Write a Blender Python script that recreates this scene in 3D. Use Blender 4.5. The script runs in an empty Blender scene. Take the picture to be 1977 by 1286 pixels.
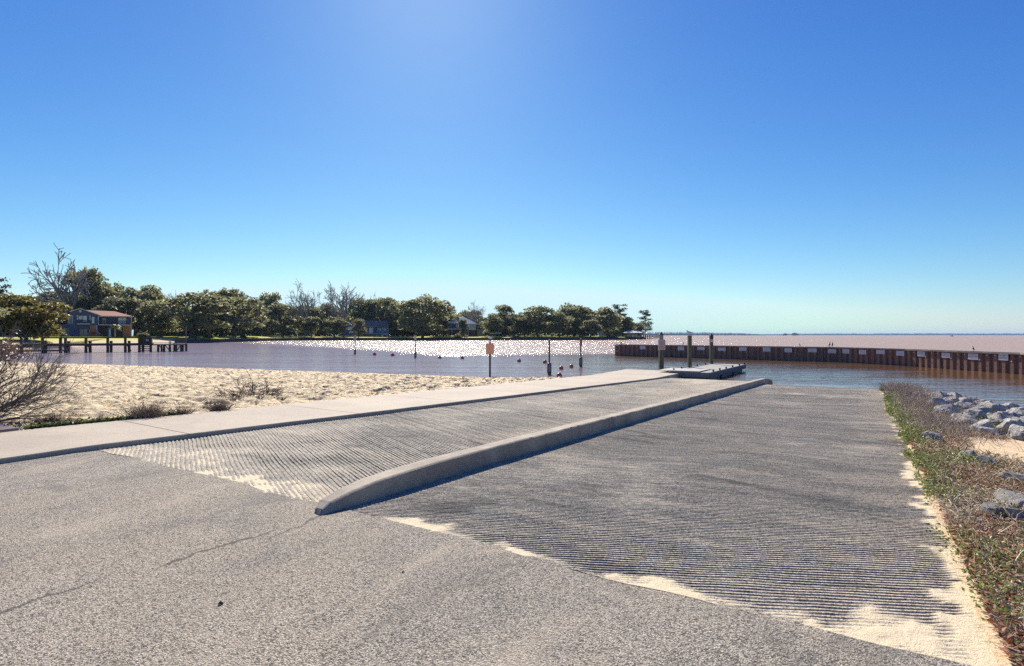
import bpy, bmesh, math, random
import numpy as np
from mathutils import Vector, Matrix, Euler
R = math.radians
scn = bpy.context.scene
col = scn.collection
random.seed(7); rng = np.random.default_rng(7)

# ------------------------------------------------------------------ camera
CAMH = 1.6; FPX = 1050.0; HY = 647.0; CX = 988.5; WZ = -0.95
cam = bpy.data.cameras.new('camera'); camo = bpy.data.objects.new('camera', cam); col.objects.link(camo)
camo.location = (0, 0, CAMH); camo.rotation_euler = (R(90), 0, 0)
cam.sensor_width = 36; cam.lens = 36 * FPX / 1977.0; cam.shift_y = 4 / 1977.0
cam.clip_start = 0.05; cam.clip_end = 30000
scn.camera = camo
# ------------------------------------------------------------------ world, sun, exposure
SUN_EL, SUN_AZ = R(37), R(-9)
w = bpy.data.worlds.new('World'); scn.world = w; w.use_nodes = True
nt = w.node_tree; nt.nodes.clear()
sky = nt.nodes.new('ShaderNodeTexSky'); sky.sky_type = 'NISHITA'; sky.sun_disc = False
sky.sun_elevation = SUN_EL; sky.sun_rotation = SUN_AZ
sky.altitude = 0; sky.air_density = 1.0; sky.dust_density = 0.18; sky.ozone_density = 1.0
sp_ = nt.nodes.new('ShaderNodeSeparateColor'); cb_ = nt.nodes.new('ShaderNodeCombineColor')
def _m(op, a, v):
    x = nt.nodes.new('ShaderNodeMath'); x.operation = op; nt.links.new(a, x.inputs[0]); x.inputs[1].default_value = v; return x.outputs[0]
nt.links.new(sky.outputs[0], sp_.inputs[0])
nt.links.new(_m('MINIMUM', _m('MULTIPLY', _m('POWER', sp_.outputs[0], 1.6), .158), 5.25), cb_.inputs[0])     # a clear polarised winter sky: less red overhead
nt.links.new(_m('MINIMUM', _m('MULTIPLY', _m('POWER', sp_.outputs[1], 1.3), .372), 7.2), cb_.inputs[1]); nt.links.new(_m('MINIMUM', _m('MULTIPLY', _m('POWER', sp_.outputs[2], .75), 1.46), 7.8), cb_.inputs[2])
bg = nt.nodes.new('ShaderNodeBackground'); bg.inputs['Strength'].default_value = 0.075
wo = nt.nodes.new('ShaderNodeOutputWorld')
nt.links.new(cb_.outputs[0], bg.inputs[0]); nt.links.new(bg.outputs[0], wo.inputs[0])
sl = bpy.data.lights.new('sun', 'SUN'); sl.energy = 5.0; sl.angle = R(0.53); sl.color = (1.0, 0.91, 0.77)
so = bpy.data.objects.new('sun', sl); col.objects.link(so)
sd = Vector((math.sin(SUN_AZ) * math.cos(SUN_EL), math.cos(SUN_AZ) * math.cos(SUN_EL), math.sin(SUN_EL)))
so.rotation_euler = sd.to_track_quat('Z', 'Y').to_euler(); so.location = (0, 0, 60)
scn.view_settings.view_transform = 'Standard'; scn.view_settings.look = 'None'
scn.view_settings.exposure = 0.82; scn.view_settings.gamma = 1.0; scn.view_settings.use_curve_mapping = False
scn.cycles.max_bounces = 5; scn.cycles.diffuse_bounces = 2; scn.cycles.glossy_bounces = 2
scn.cycles.transparent_max_bounces = 4; scn.cycles.transmission_bounces = 2; scn.cycles.volume_bounces = 0
scn.cycles.use_denoising = False; scn.cycles.denoiser = 'OPENIMAGEDENOISE'; scn.cycles.denoising_prefilter = 'ACCURATE'; scn.cycles.denoising_input_passes = 'RGB_ALBEDO_NORMAL'
scn.cycles.caustics_reflective = False; scn.cycles.caustics_refractive = False

# ------------------------------------------------------------------ coordinates
A = R(33.3); SA, CA = math.sin(A), math.cos(A)
def W(u, v, z=0.0): return Vector((v * CA + u * SA, -v * SA + u * CA, z))      # ramp frame: u down the ramp, v to its right
def at(x, y, Y): return Vector(((x - CX) / FPX * Y, Y, CAMH - (y - HY) / FPX * Y))
def on(x, y, z): return at(x, y, (CAMH - z) * FPX / (y - HY))
def uv_of(p): return (p.x * SA + p.y * CA, p.x * CA - p.y * SA)

# ------------------------------------------------------------------ noise in numpy
def _h(ix, iy, s):
    n = (ix.astype(np.int64) * 374761393 + iy.astype(np.int64) * 668265263 + s * 1442695041) & 0x7fffffff
    n = ((n ^ (n >> 13)) * 1274126177) & 0x7fffffff
    return ((n ^ (n >> 16)) & 0xffff) / 65535.0
def vn(x, y, s=0):
    x = np.asarray(x, float); y = np.asarray(y, float)
    ix = np.floor(x); iy = np.floor(y); fx = x - ix; fy = y - iy
    fx = fx * fx * (3 - 2 * fx); fy = fy * fy * (3 - 2 * fy)
    a = _h(ix, iy, s); b = _h(ix + 1, iy, s); c = _h(ix, iy + 1, s); d = _h(ix + 1, iy + 1, s)
    return (a * (1 - fx) + b * fx) * (1 - fy) + (c * (1 - fx) + d * fx) * fy
def fbm(x, y, s=0, o=3):
    t = 0; a = .5; n = 0
    for i in range(o):
        t = t + a * vn(x * 2 ** i, y * 2 ** i, s + i * 17); n += a; a *= .5
    return t / n
def sst(a, b, x):
    t = np.clip((x - a) / (b - a), 0, 1); return t * t * (3 - 2 * t)

# ------------------------------------------------------------------ object helpers
def tag(o, label=None, cat=None, group=None, kind=None):
    if label: o['label'] = label
    if cat: o['category'] = cat
    if group: o['group'] = group
    if kind: o['kind'] = kind
    return o
def thing(name, label, cat, loc=(0, 0, 0), rz=0, group=None):
    o = bpy.data.objects.new(name, None); col.objects.link(o); o.location = loc; o.rotation_euler = (0, 0, rz)
    o.empty_display_size = .2
    return tag(o, label, cat, group)
def link(name, me, m=None, parent=None, loc=(0, 0, 0), rz=0):
    o = bpy.data.objects.new(name, me); col.objects.link(o)
    if m is not None and not me.materials: me.materials.append(m)
    o.location = loc; o.rotation_euler = (0, 0, rz)
    if parent: o.parent = parent
    return o
def mesh_np(name, V, F, smooth=False, attrs=None):
    """V (n,3); F (m,k) with k = 3 or 4"""
    V = np.asarray(V, np.float32); F = np.asarray(F, np.int32); k = F.shape[1]
    me = bpy.data.meshes.new(name)
    me.vertices.add(len(V)); me.vertices.foreach_set('co', V.ravel())
    me.loops.add(F.size); me.loops.foreach_set('vertex_index', F.ravel())
    me.polygons.add(len(F)); me.polygons.foreach_set('loop_start', np.arange(len(F), dtype=np.int32) * k)
    me.polygons.foreach_set('loop_total', np.full(len(F), k, np.int32))
    me.polygons.foreach_set('use_smooth', np.full(len(F), smooth))
    me.update(calc_edges=True)
    for n, a in (attrs or {}).items():
        at_ = me.attributes.new(n, 'FLOAT', 'POINT'); at_.data.foreach_set('value', np.asarray(a, np.float32).ravel())
    return me
def grid_mesh(name, X, Y, Z, smooth=True, attrs=None):
    nr, nc = X.shape
    V = np.stack([X.ravel(), Y.ravel(), Z.ravel()], 1)
    i = np.arange(nr * nc).reshape(nr, nc)
    F = np.stack([i[:-1, :-1].ravel(), i[:-1, 1:].ravel(), i[1:, 1:].ravel(), i[1:, :-1].ravel()], 1)
    me = mesh_np(name, V, F, smooth, attrs)
    return me
class MB:
    """collects boxes, prisms, tubes into one mesh"""
    def __init__(s): s.v = []; s.f = []
    def add(s, vs, fs):
        b = len(s.v); s.v += [tuple(v) for v in vs]; s.f += [tuple(b + i for i in f) for f in fs]; return s
    def box(s, x0, x1, y0, y1, z0, z1, M=None):
        vs = [Vector((x, y, z)) for z in (z0, z1) for x, y in ((x0, y0), (x1, y0), (x1, y1), (x0, y1))]
        if M: vs = [M @ v for v in vs]
        return s.add(vs, [(3, 2, 1, 0), (4, 5, 6, 7), (0, 1, 5, 4), (1, 2, 6, 5), (2, 3, 7, 6), (3, 0, 4, 7)])
    def bar(s, a, b, w, h=None):
        """square-section bar from a to b"""
        a = Vector(a); b = Vector(b); d = (b - a); L = d.length; h = h or w
        M = Matrix.Translation(a) @ d.to_track_quat('Z', 'Y').to_matrix().to_4x4()
        return s.box(-w / 2, w / 2, -h / 2, h / 2, 0, L, M)
    def tube(s, pts, rad, n=8, cap=True):
        pts = [Vector(p) for p in pts]
        if not hasattr(rad, '__len__'): rad = [rad] * len(pts)
        ring = []; prev = None
        for i, p in enumerate(pts):
            d = (pts[min(i + 1, len(pts) - 1)] - pts[max(i - 1, 0)])
            if d.length < 1e-9: d = Vector((0, 0, 1))
            d.normalize()
            x = prev - d * prev.dot(d) if prev is not None else d.orthogonal()
            if x.length < 1e-6: x = d.orthogonal()
            x.normalize(); prev = x; y = d.cross(x)
            ring += [p + (x * math.cos(2 * math.pi * k / n) + y * math.sin(2 * math.pi * k / n)) * rad[i] for k in range(n)]
        fs = []
        for i in range(len(pts) - 1):
            for k in range(n):
                a = i * n + k; b = i * n + (k + 1) % n
                fs.append((a, b, b + n, a + n))
        if cap: fs.append(tuple(range(n - 1, -1, -1))); fs.append(tuple(range((len(pts) - 1) * n, len(pts) * n)))
        return s.add(ring, fs)
    def lathe(s, prof, n=16, c=(0, 0, 0)):
        return s.tube([(c[0], c[1], c[2] + z) for r, z in prof], [r for r, z in prof], n)
    def prism(s, poly, d):
        """poly: list of points, d: extrusion vector"""
        n = len(poly); d = Vector(d); a = [Vector(p) for p in poly]
        return s.add(a + [p + d for p in a], [tuple(range(n - 1, -1, -1)), tuple(range(n, 2 * n))] + [(i, (i + 1) % n, n + (i + 1) % n, n + i) for i in range(n)])
    def mesh(s, name, smooth=False, bevel=0):
        me = bpy.data.meshes.new(name); me.from_pydata(s.v, [], s.f); me.update()
        bm = bmesh.new(); bm.from_mesh(me); bmesh.ops.recalc_face_normals(bm, faces=bm.faces)
        if bevel: bmesh.ops.bevel(bm, geom=bm.edges[:], offset=bevel, segments=2, affect='EDGES', clamp_overlap=True)
        bm.to_mesh(me); bm.free()
        if smooth:
            for p in me.polygons: p.use_smooth = True
        return me
    def build(s, name, m, parent=None, smooth=False, bevel=0, loc=(0, 0, 0), rz=0):
        return link(name, s.mesh(name, smooth, bevel), m, parent, loc, rz)
def copy_tree(o, parent=None):
    c = o.copy(); col.objects.link(c)
    if parent: c.parent = parent
    for ch in list(o.children): copy_tree(ch, c)
    return c

# ------------------------------------------------------------------ materials
class NT:
    def __init__(s, name):
        s.m = bpy.data.materials.new(name); s.m.use_nodes = True; s.t = s.m.node_tree; s.t.nodes.clear()
        s.out = s.n('ShaderNodeOutputMaterial'); s.tc = s.n('ShaderNodeTexCoord')
    def n(s, k, **kw):
        x = s.t.nodes.new(k)
        for a, b in kw.items(): setattr(x, a, b)
        return x
    def l(s, a, b): s.t.links.new(a, b)
    def val(s, sock, v):
        if hasattr(v, 'is_output') or hasattr(v, 'links'): s.l(v, sock)
        else: sock.default_value = v
    def map(s, scale=(1, 1, 1), loc=(0, 0, 0), rot=(0, 0, 0), coord='Object'):
        m = s.n('ShaderNodeMapping'); m.inputs['Scale'].default_value = scale; m.inputs['Location'].default_value = loc
        m.inputs['Rotation'].default_value = rot; s.l(s.tc.outputs[coord], m.inputs[0]); return m.outputs[0]
    def noise(s, vec, scale, detail=3, rough=.55, dist=0, w=None):
        x = s.n('ShaderNodeTexNoise'); x.inputs['Scale'].default_value = scale; x.inputs['Detail'].default_value = detail
        x.inputs['Roughness'].default_value = rough; x.inputs['Distortion'].default_value = dist
        s.l(vec, x.inputs['Vector']); return x.outputs[0]
    def vor(s, vec, scale, feature='F1'):
        x = s.n('ShaderNodeTexVoronoi', feature=feature); x.inputs['Scale'].default_value = scale; s.l(vec, x.inputs['Vector']); return x.outputs[0]
    def cells(s, vec, scale):
        x = s.n('ShaderNodeTexVoronoi', feature='F1'); x.inputs['Scale'].default_value = scale; s.l(vec, x.inputs['Vector'])
        y = s.n('ShaderNodeSeparateColor'); s.l(x.outputs['Color'], y.inputs[0]); return y.outputs[0]
    def ramp(s, f, a, b, lo=0.0, hi=1.0, smooth=True):
        x = s.n('ShaderNodeMapRange', interpolation_type='SMOOTHSTEP' if smooth else 'LINEAR')
        x.inputs['From Min'].default_value = a; x.inputs['From Max'].default_value = b
        x.inputs['To Min'].default_value = lo; x.inputs['To Max'].default_value = hi; s.l(f, x.inputs['Value']); return x.outputs[0]
    def math(s, op, a, b=0.0):
        x = s.n('ShaderNodeMath', operation=op); s.val(x.inputs[0], a); s.val(x.inputs[1], b); return x.outputs[0]
    def mix(s, f, a, b):
        x = s.n('ShaderNodeMix', data_type='RGBA'); s.val(x.inputs['Factor'], f)
        for k, v in ((6, a), (7, b)):
            if isinstance(v, (tuple, list)): x.inputs[k].default_value = (*v[:3], 1)
            else: s.l(v, x.inputs[k])
        return x.outputs[2]
    def bump(s, h, dist, strength=1.0, normal=None):
        x = s.n('ShaderNodeBump'); x.inputs['Distance'].default_value = dist; s.val(x.inputs['Strength'], strength)
        s.l(h, x.inputs['Height'])
        if normal is not None: s.l(normal, x.inputs['Normal'])
        return x.outputs[0]
    def attr(s, name):
        x = s.n('ShaderNodeAttribute'); x.attribute_name = name; return x.outputs['Fac']
    def xyz(s, vec):
        x = s.n('ShaderNodeSeparateXYZ'); s.l(vec, x.inputs[0]); return x.outputs
    def rnd(s): return s.n('ShaderNodeObjectInfo').outputs['Random']
    def pr(s, color, rough=.8, normal=None, spec=.5, metal=0, **kw):
        p = s.n('ShaderNodeBsdfPrincipled')
        if isinstance(color, (tuple, list)): p.inputs['Base Color'].default_value = (*color[:3], 1)
        else: s.l(color, p.inputs['Base Color'])
        s.val(p.inputs['Roughness'], rough); p.inputs['Specular IOR Level'].default_value = spec; p.inputs['Metallic'].default_value = metal
        if normal is not None: s.l(normal, p.inputs['Normal'])
        for k, v in kw.items(): s.val(p.inputs[k.replace('_', ' ')], v)
        s.l(p.outputs[0], s.out.inputs[0]); s.p = p; return s.m
_mc = {}
def plain(name, c1, c2=None, scale=3.0, rough=.8, bump=.003, bscale=40, stretch=(1, 1, 1), spec=.4, metal=0):
    """a weathered surface: two tones of large noise, fine grain, bump"""
    if name in _mc: return _mc[name]
    t = NT(name); v = t.map(stretch); c2 = c2 or tuple(x * .7 for x in c1)
    n1 = t.noise(v, scale, 5, .6); n2 = t.noise(v, bscale, 3, .6)
    c = t.mix(t.ramp(n1, .35, .65), c1, c2)
    c = t.mix(t.math('MULTIPLY', t.ramp(n2, .35, .7), .35), c, tuple(x * .55 for x in c2))
    m = t.pr(c, rough, t.bump(n2, bump), spec, metal); _mc[name] = m; return m

SAND = (.70, .60, .43)
def _uvp(x, y): p = on(x, y, 0); u, v = uv_of(p); return v, u
CRACKS = [(*_uvp(-60, 1200), *_uvp(185, 1125), .022, .85), (*_uvp(300, 1100), *_uvp(530, 1025), .026, .8), (*_uvp(520, 1045), *_uvp(628, 992), .02, .7), (*_uvp(60, 985), *_uvp(150, 975), .016, .6)]
def m_asphalt():
    t = NT('asphalt aggregate'); v = t.map()
    g = t.vor(v, 95); g2 = t.noise(v, 160, 2, .7); big = t.noise(v, .35, 4, .6, .6); mid = t.noise(v, 1.7, 4, .65)
    gb = t.noise(v, 38, 3, .7)
    gm = t.noise(v, 95, 2, .8)
    base = t.mix(t.ramp(big, .38, .60), (.235, .225, .197), (.44, .37, .27))
    lp = t.noise(t.map((1, .45, 1), loc=(5, 9, 0), rot=(0, 0, .9)), .55, 5, .65, .8); base = t.mix(t.math('MULTIPLY', t.ramp(lp, .52, .64), .8), base, (.52, .45, .36)); base = t.mix(t.math('MULTIPLY', t.ramp(lp, .47, .36), .75), base, (.14, .13, .12))
    base = t.mix(t.math('MULTIPLY', t.ramp(mid, .45, .7), .5), base, (.38, .325, .255))
    dk = t.noise(t.map(loc=(7, 3, 0)), .8, 5, .6, .5)
    base = t.mix(t.math('MULTIPLY', t.ramp(dk, .53, .7), .5), base, (.13, .125, .12))
    base = t.mix(t.math('MULTIPLY', t.ramp(g2, .5, .64), .75), base, (.50, .46, .40))
    base = t.mix(t.math('MULTIPLY', t.ramp(gm, .52, .60), .7), base, (.66, .58, .48))
    base = t.mix(t.math('MULTIPLY', t.ramp(gm, .48, .39), .75), base, (.07, .065, .06))
    base = t.mix(t.math('MULTIPLY', t.ramp(gb, .55, .68), .3), base, (.55, .48, .38))
    cl = t.cells(v, 98); base = t.mix(t.math('MULTIPLY', t.ramp(cl, .62, .95), .62), base, (.70, .63, .52)); base = t.mix(t.math('MULTIPLY', t.ramp(cl, .34, .06), .8), base, (.05, .047, .043))
    base = t.mix(t.math('MULTIPLY', t.ramp(g2, .50, .36), .8), base, (.055, .052, .05))
    pale = t.math('MULTIPLY', t.ramp(t.noise(t.map((.25, 1.3, 1), rot=(0, 0, -.5)), 1.2, 4, .6, .4), .62, .75), .45)
    base = t.mix(pale, base, (.50, .43, .33))
    l2 = t.noise(t.map((1, .6, 1), loc=(1, 4, 0), rot=(0, 0, .5)), .9, 6, .7, 1.0); base = t.mix(t.math('MULTIPLY', t.ramp(l2, .54, .68), .42), base, (.56, .47, .36)); base = t.mix(t.math('MULTIPLY', t.ramp(l2, .46, .34), .45), base, (.12, .115, .11))
    wob = t.math('ADD', t.math('MULTIPLY', t.math('SUBTRACT', t.noise(v, .9, 4, .7), .5), .55), t.math('MULTIPLY', t.math('SUBTRACT', t.noise(v, 7, 4, .8), .5), .10))
    P = t.xyz(v)
    for (x0, y0, x1, y1, wd_, st_) in CRACKS:
        L = math.hypot(x1 - x0, y1 - y0); c_, s_ = (x1 - x0) / L, (y1 - y0) / L
        dx = t.math('SUBTRACT', P[0], x0); dy = t.math('SUBTRACT', P[1], y0)
        al = t.math('ADD', t.math('MULTIPLY', dx, c_), t.math('MULTIPLY', dy, s_)); pe = t.math('ABSOLUTE', t.math('ADD', t.math('SUBTRACT', t.math('MULTIPLY', dy, c_), t.math('MULTIPLY', dx, s_)), wob))
        m_ = t.math('MULTIPLY', t.ramp(pe, wd_, wd_ * .25), t.math('MULTIPLY', t.ramp(al, -.1, .15), t.ramp(al, L + .1, L - .15)))
        base = t.mix(t.math('MULTIPLY', m_, st_), base, (.06, .055, .05))
    sand = t.attr('sand')
    sf = t.ramp(t.math('ADD', sand, t.math('MULTIPLY', t.math('SUBTRACT', t.noise(v, 30, 4, .8), .5), 1.3)), .5, .75)
    base = t.mix(sf, base, SAND)
    h = t.math('ADD', t.math('MULTIPLY', g, -.6), g2)
    return t.pr(base, .85, t.bump(t.math('ADD', h, t.math('MULTIPLY', gm, 1.5)), .012, 1.0), .35)
def m_ramp(name, c1, c2, dust):
    t = NT(name); v = t.map()
    big = t.noise(t.map((1, .35, 1), rot=(0, 0, 1.0)), 1.0, 5, .65, .6); fine = t.noise(v, 130, 2, .75)
    st = t.noise(t.map((.35, 3.2, 1), rot=(0, 0, -.55)), 1.6, 5, .7, .3)
    c = t.mix(t.ramp(big, .35, .65), c1, c2)
    c = t.mix(t.math('MULTIPLY', t.ramp(st, .50, .66), .9), c, dust)
    c = t.mix(t.math('MULTIPLY', t.ramp(st, .48, .30), .85), c, tuple(x * .42 for x in c1))
    d = t.attr('dust')
    c = t.mix(t.ramp(t.math('ADD', d, t.math('MULTIPLY', t.math('SUBTRACT', t.noise(v, 9, 5, .75), .5), .9)), .35, .9), c, dust)
    c = t.mix(t.math('MULTIPLY', t.attr('groove'), .72), c, (.055, .05, .042))  # grime in the valleys, darkened further to put groove shadow into the colour
    gm = t.noise(v, 70, 2, .8)
    c = t.mix(t.math('MULTIPLY', t.ramp(gm, .52, .62), .6), c, (.56, .50, .41))
    c = t.mix(t.math('MULTIPLY', t.ramp(gm, .48, .40), .6), c, (.05, .05, .047))
    cl = t.cells(v, 75); c = t.mix(t.math('MULTIPLY', t.ramp(cl, .68, .96), .6), c, (.66, .60, .49)); c = t.mix(t.math('MULTIPLY', t.ramp(cl, .30, .05), .65), c, (.05, .05, .045))
    c = t.mix(t.math('MULTIPLY', t.ramp(fine, .5, .66), .7), c, (.52, .47, .39))
    c = t.mix(t.math('MULTIPLY', t.ramp(fine, .48, .34), .75), c, (.04, .04, .038))
    l2 = t.noise(t.map((.5, 1.6, 1), loc=(2, 1, 0), rot=(0, 0, -.5)), 1.1, 6, .72, .8); c = t.mix(t.math('MULTIPLY', t.ramp(l2, .53, .66), .5), c, dust); c = t.mix(t.math('MULTIPLY', t.ramp(l2, .47, .34), .6), c, (.075, .073, .066))
    sand = t.attr('sand')
    sf = t.ramp(t.math('ADD', sand, t.math('MULTIPLY', t.math('SUBTRACT', t.noise(v, 40, 4, .85), .5), 2.6)), .42, .70)
    c = t.mix(sf, c, t.mix(t.noise(v, 60, 3, .7), (.50, .41, .27), (.78, .67, .47)))
    return t.pr(c, .88, t.bump(t.math('ADD', fine, t.noise(v, 30, 3)), .008), .3)
def m_concrete(name, c1, c2, stain=(.16, .15, .14), sc=1.0):
    t = NT(name); v = t.map()
    big = t.noise(v, .6 * sc, 5, .65, .5); mid = t.noise(v, 3.5 * sc, 5, .65); fine = t.noise(v, 150, 2, .75)
    c = t.mix(t.ramp(big, .35, .65), c1, c2)
    c = t.mix(t.math('MULTIPLY', t.ramp(mid, .55, .75), .45), c, stain)
    c = t.mix(t.math('MULTIPLY', t.ramp(fine, .52, .68), .5), c, tuple(min(1, x * 1.5) for x in c1))
    c = t.mix(t.math('MULTIPLY', t.ramp(fine, .46, .33), .6), c, tuple(x * .35 for x in c1))
    return t.pr(c, .85, t.bump(t.math('ADD', fine, t.math('MULTIPLY', mid, 2.0)), .004), .35)
def m_sand():
    t = NT('beach sand'); v = t.map()
    big = t.noise(v, .5, 4, .6); f = t.noise(v, 60, 3, .8); md = t.noise(v, 6, 4, .7)
    c = t.mix(t.ramp(big, .35, .65), (.75, .62, .41), (.66, .54, .35))
    c = t.mix(t.math('MULTIPLY', t.ramp(f, .5, .7), .5), c, (.72, .60, .42))
    c = t.mix(t.math('MULTIPLY', t.ramp(md, .56, .68), .45), c, (.32, .235, .155))  # dark flecks paint the shade of footprints into the sand colour
    wet = t.attr('wet')
    c = t.mix(t.math('MULTIPLY', wet, .8), c, (.20, .14, .09))
    deb = t.math('MULTIPLY', t.attr('debris'), t.ramp(t.noise(v, 14, 4, .8), .5, .6))
    c = t.mix(deb, c, (.06, .045, .035))
    return t.pr(c, .9, t.bump(t.math('ADD', f, t.math('ADD', t.math('MULTIPLY', md, 3), t.math('MULTIPLY', t.vor(t.map((1, 1.3, 1)), 3.2), -3.0))), .035), .25)
def m_bank():
    t = NT('bank soil'); v = t.map()
    f = t.noise(v, 22, 5, .8); f2 = t.noise(v, 3, 5, .7)
    c = t.mix(t.ramp(f2, .35, .65), (.17, .12, .075), (.28, .21, .14))
    c = t.mix(t.ramp(f, .5, .68), c, (.40, .33, .24)); c = t.mix(t.math('MULTIPLY', t.ramp(f, .48, .3), .8), c, (.05, .04, .03))
    s = t.ramp(t.math('ADD', t.attr('sand'), t.math('MULTIPLY', t.math('SUBTRACT', f, .5), .5)), .4, .6)
    c = t.mix(s, c, t.mix(t.ramp(t.noise(t.map((1, 4, 1)), 2.5, 4), .4, .65), (.70, .55, .36), (.62, .45, .26)))
    return t.pr(c, .92, t.bump(f, .02), .2)
def m_water():
    t = NT('lake water'); X = t.xyz(t.tc.outputs['Object'])
    # open water lies beyond a line that starts at the end of the sheet pile wall
    edge = t.math('SUBTRACT', X[1], t.math('ADD', 72, t.math('MULTIPLY', t.math('MAXIMUM', t.math('SUBTRACT', -8, X[0]), 0), 1.35)))
    edge = t.math('ADD', edge, t.math('MULTIPLY', t.noise(t.map((.05, .05, 1)), 1, 3), 8))
    # right of the wall everything beyond it is open too
    op = t.ramp(t.math('ADD', edge, t.math('MULTIPLY', t.math('SUBTRACT', t.noise(t.map((.12, .5, 1)), 1, 4, .7), .5), 22)), -6, 12)
    wind = t.ramp(t.noise(t.map((.03, .22, 1), loc=(4, 2, 0)), 1, 4, .65, .4), .35, .65, .55, 1.9)
    v1 = t.map((.8, 1.5, 1)); v2 = t.map((.55, 1.2, 1), rot=(0, 0, .35))
    n1 = t.noise(v1, 1.1, 3, .6, .4); n2 = t.noise(v2, 3.6, 3, .6, .3); n3 = t.noise(v1, 11, 2, .6)
    cal = t.math('ADD', t.math('MULTIPLY', n1, .034), t.math('ADD', t.math('MULTIPLY', n2, .010), t.math('MULTIPLY', n3, .0022)))
    b1 = t.noise(t.map((.45, .9, 1)), .9, 3, .6, .5); b2 = t.noise(v2, 1.3, 4, .65, .4)
    rou = t.math('ADD', t.math('MULTIPLY', b1, .55), t.math('MULTIPLY', b2, .42))
    h = t.math('ADD', t.math('MULTIPLY', t.math('MULTIPLY', cal, wind), t.math('SUBTRACT', 1.0, op)), t.math('MULTIPLY', rou, op))
    nb = t.bump(h, 1.0, 1.0)
    cn = t.noise(t.map((.02, .06, 1)), 1, 4, .6)
    c = t.mix(t.ramp(cn, .35, .65), (.15, .08, .03), (.165, .10, .055))
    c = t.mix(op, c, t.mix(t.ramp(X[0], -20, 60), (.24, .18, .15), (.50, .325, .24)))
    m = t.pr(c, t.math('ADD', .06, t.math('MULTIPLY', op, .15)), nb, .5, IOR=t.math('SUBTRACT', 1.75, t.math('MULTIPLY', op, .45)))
    t.p.inputs['Specular Tint'].default_value = (.96, .91, 1.0, 1)
    # silt in the water (the left cove's lilac is painted sky reflection): part of the light comes back from the water body itself, most of all off open choppy water
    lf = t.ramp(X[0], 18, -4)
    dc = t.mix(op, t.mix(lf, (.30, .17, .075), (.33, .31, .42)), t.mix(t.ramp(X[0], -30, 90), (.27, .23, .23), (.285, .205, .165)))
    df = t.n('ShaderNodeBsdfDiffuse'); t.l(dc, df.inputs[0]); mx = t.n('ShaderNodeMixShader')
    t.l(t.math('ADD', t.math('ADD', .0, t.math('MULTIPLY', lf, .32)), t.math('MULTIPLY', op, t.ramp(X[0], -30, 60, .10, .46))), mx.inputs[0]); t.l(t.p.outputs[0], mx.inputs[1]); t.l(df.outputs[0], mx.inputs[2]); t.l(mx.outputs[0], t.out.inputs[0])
    return m
def m_leaf(name, c1, c2, c3, sat=1.0, rough=.45, spec=.5, trans=.25):
    t = NT(name); g = t.n('ShaderNodeNewGeometry'); v = t.tc.outputs['Object']
    rp = g.outputs['Random Per Island']; ro = t.rnd()
    c = t.mix(rp, c1, c2); c = t.mix(t.ramp(rp, .86, .95), c, c3)
    c = t.mix(t.math('MULTIPLY', ro, .35), c, tuple(x * .55 for x in c1))
    t.pr(c, rough, None, spec)
    tr = t.n('ShaderNodeBsdfTranslucent'); t.l(c, tr.inputs[0])
    mx = t.n('ShaderNodeMixShader'); mx.inputs[0].default_value = trans
    t.l(t.p.outputs[0], mx.inputs[1]); t.l(tr.outputs[0], mx.inputs[2]); t.l(mx.outputs[0], t.out.inputs[0]); return t.m
def m_rock():
    t = NT('riprap stone'); v = t.map(); ro = t.rnd()
    n = t.noise(v, 6, 5, .7, .4); f = t.noise(v, 45, 4, .75)
    c = t.mix(t.ramp(n, .35, .65), (.34, .33, .31), (.58, .56, .52))
    c = t.mix(t.math('MULTIPLY', ro, .5), c, (.30, .26, .22)); c = t.mix(t.ramp(f, .55, .7), c, (.68, .66, .62))
    c = t.mix(t.math('MULTIPLY', t.ramp(f, .46, .32), .8), c, (.07, .068, .065))
    return t.pr(c, .85, t.bump(t.math('ADD', f, t.math('MULTIPLY', n, 3)), .03), .35)
def m_rust():
    t = NT('rusty sheet steel'); v = t.map((1, 1, .12)); z = t.xyz(t.tc.outputs['Object'])[2]
    n = t.noise(v, 2.2, 5, .7, .3); n2 = t.noise(t.map((1, 1, .5)), 9, 4, .7)
    c = t.mix(t.ramp(n, .35, .65), (.20, .12, .10), (.31, .18, .125))
    c = t.mix(t.math('MULTIPLY', t.ramp(n2, .5, .7), .6), c, (.42, .27, .17))
    c = t.mix(t.math('MULTIPLY', t.ramp(n, .56, .7), .5), c, (.12, .10, .115))
    low = t.ramp(t.math('ADD', z, t.math('MULTIPLY', t.math('SUBTRACT', n2, .5), .25)), -.55, -.85)
    c = t.mix(t.math('MULTIPLY', low, .7), c, (.045, .035, .03))
    return t.pr(c, .8, t.bump(n2, .006), .3)
def m_wood(name, c1, c2, sc=1.0, along=(1, 1, .1)):
    t = NT(name); v = t.map(along)
    n = t.noise(v, 9 * sc, 5, .7, .4); f = t.noise(v, 50 * sc, 3, .7)
    c = t.mix(t.ramp(n, .3, .7), c1, c2); c = t.mix(t.math('MULTIPLY', t.ramp(f, .5, .35), .6), c, tuple(x * .4 for x in c1))
    return t.pr(c, .85, t.bump(f, .004), .3)
def m_glass(name='window glass', tint=(.06, .09, .12)):
    t = NT(name); n = t.noise(t.map(), .7, 2)
    return t.pr(t.mix(n, tint, tuple(x * 1.5 for x in tint)), .12, None, .8)
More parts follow.
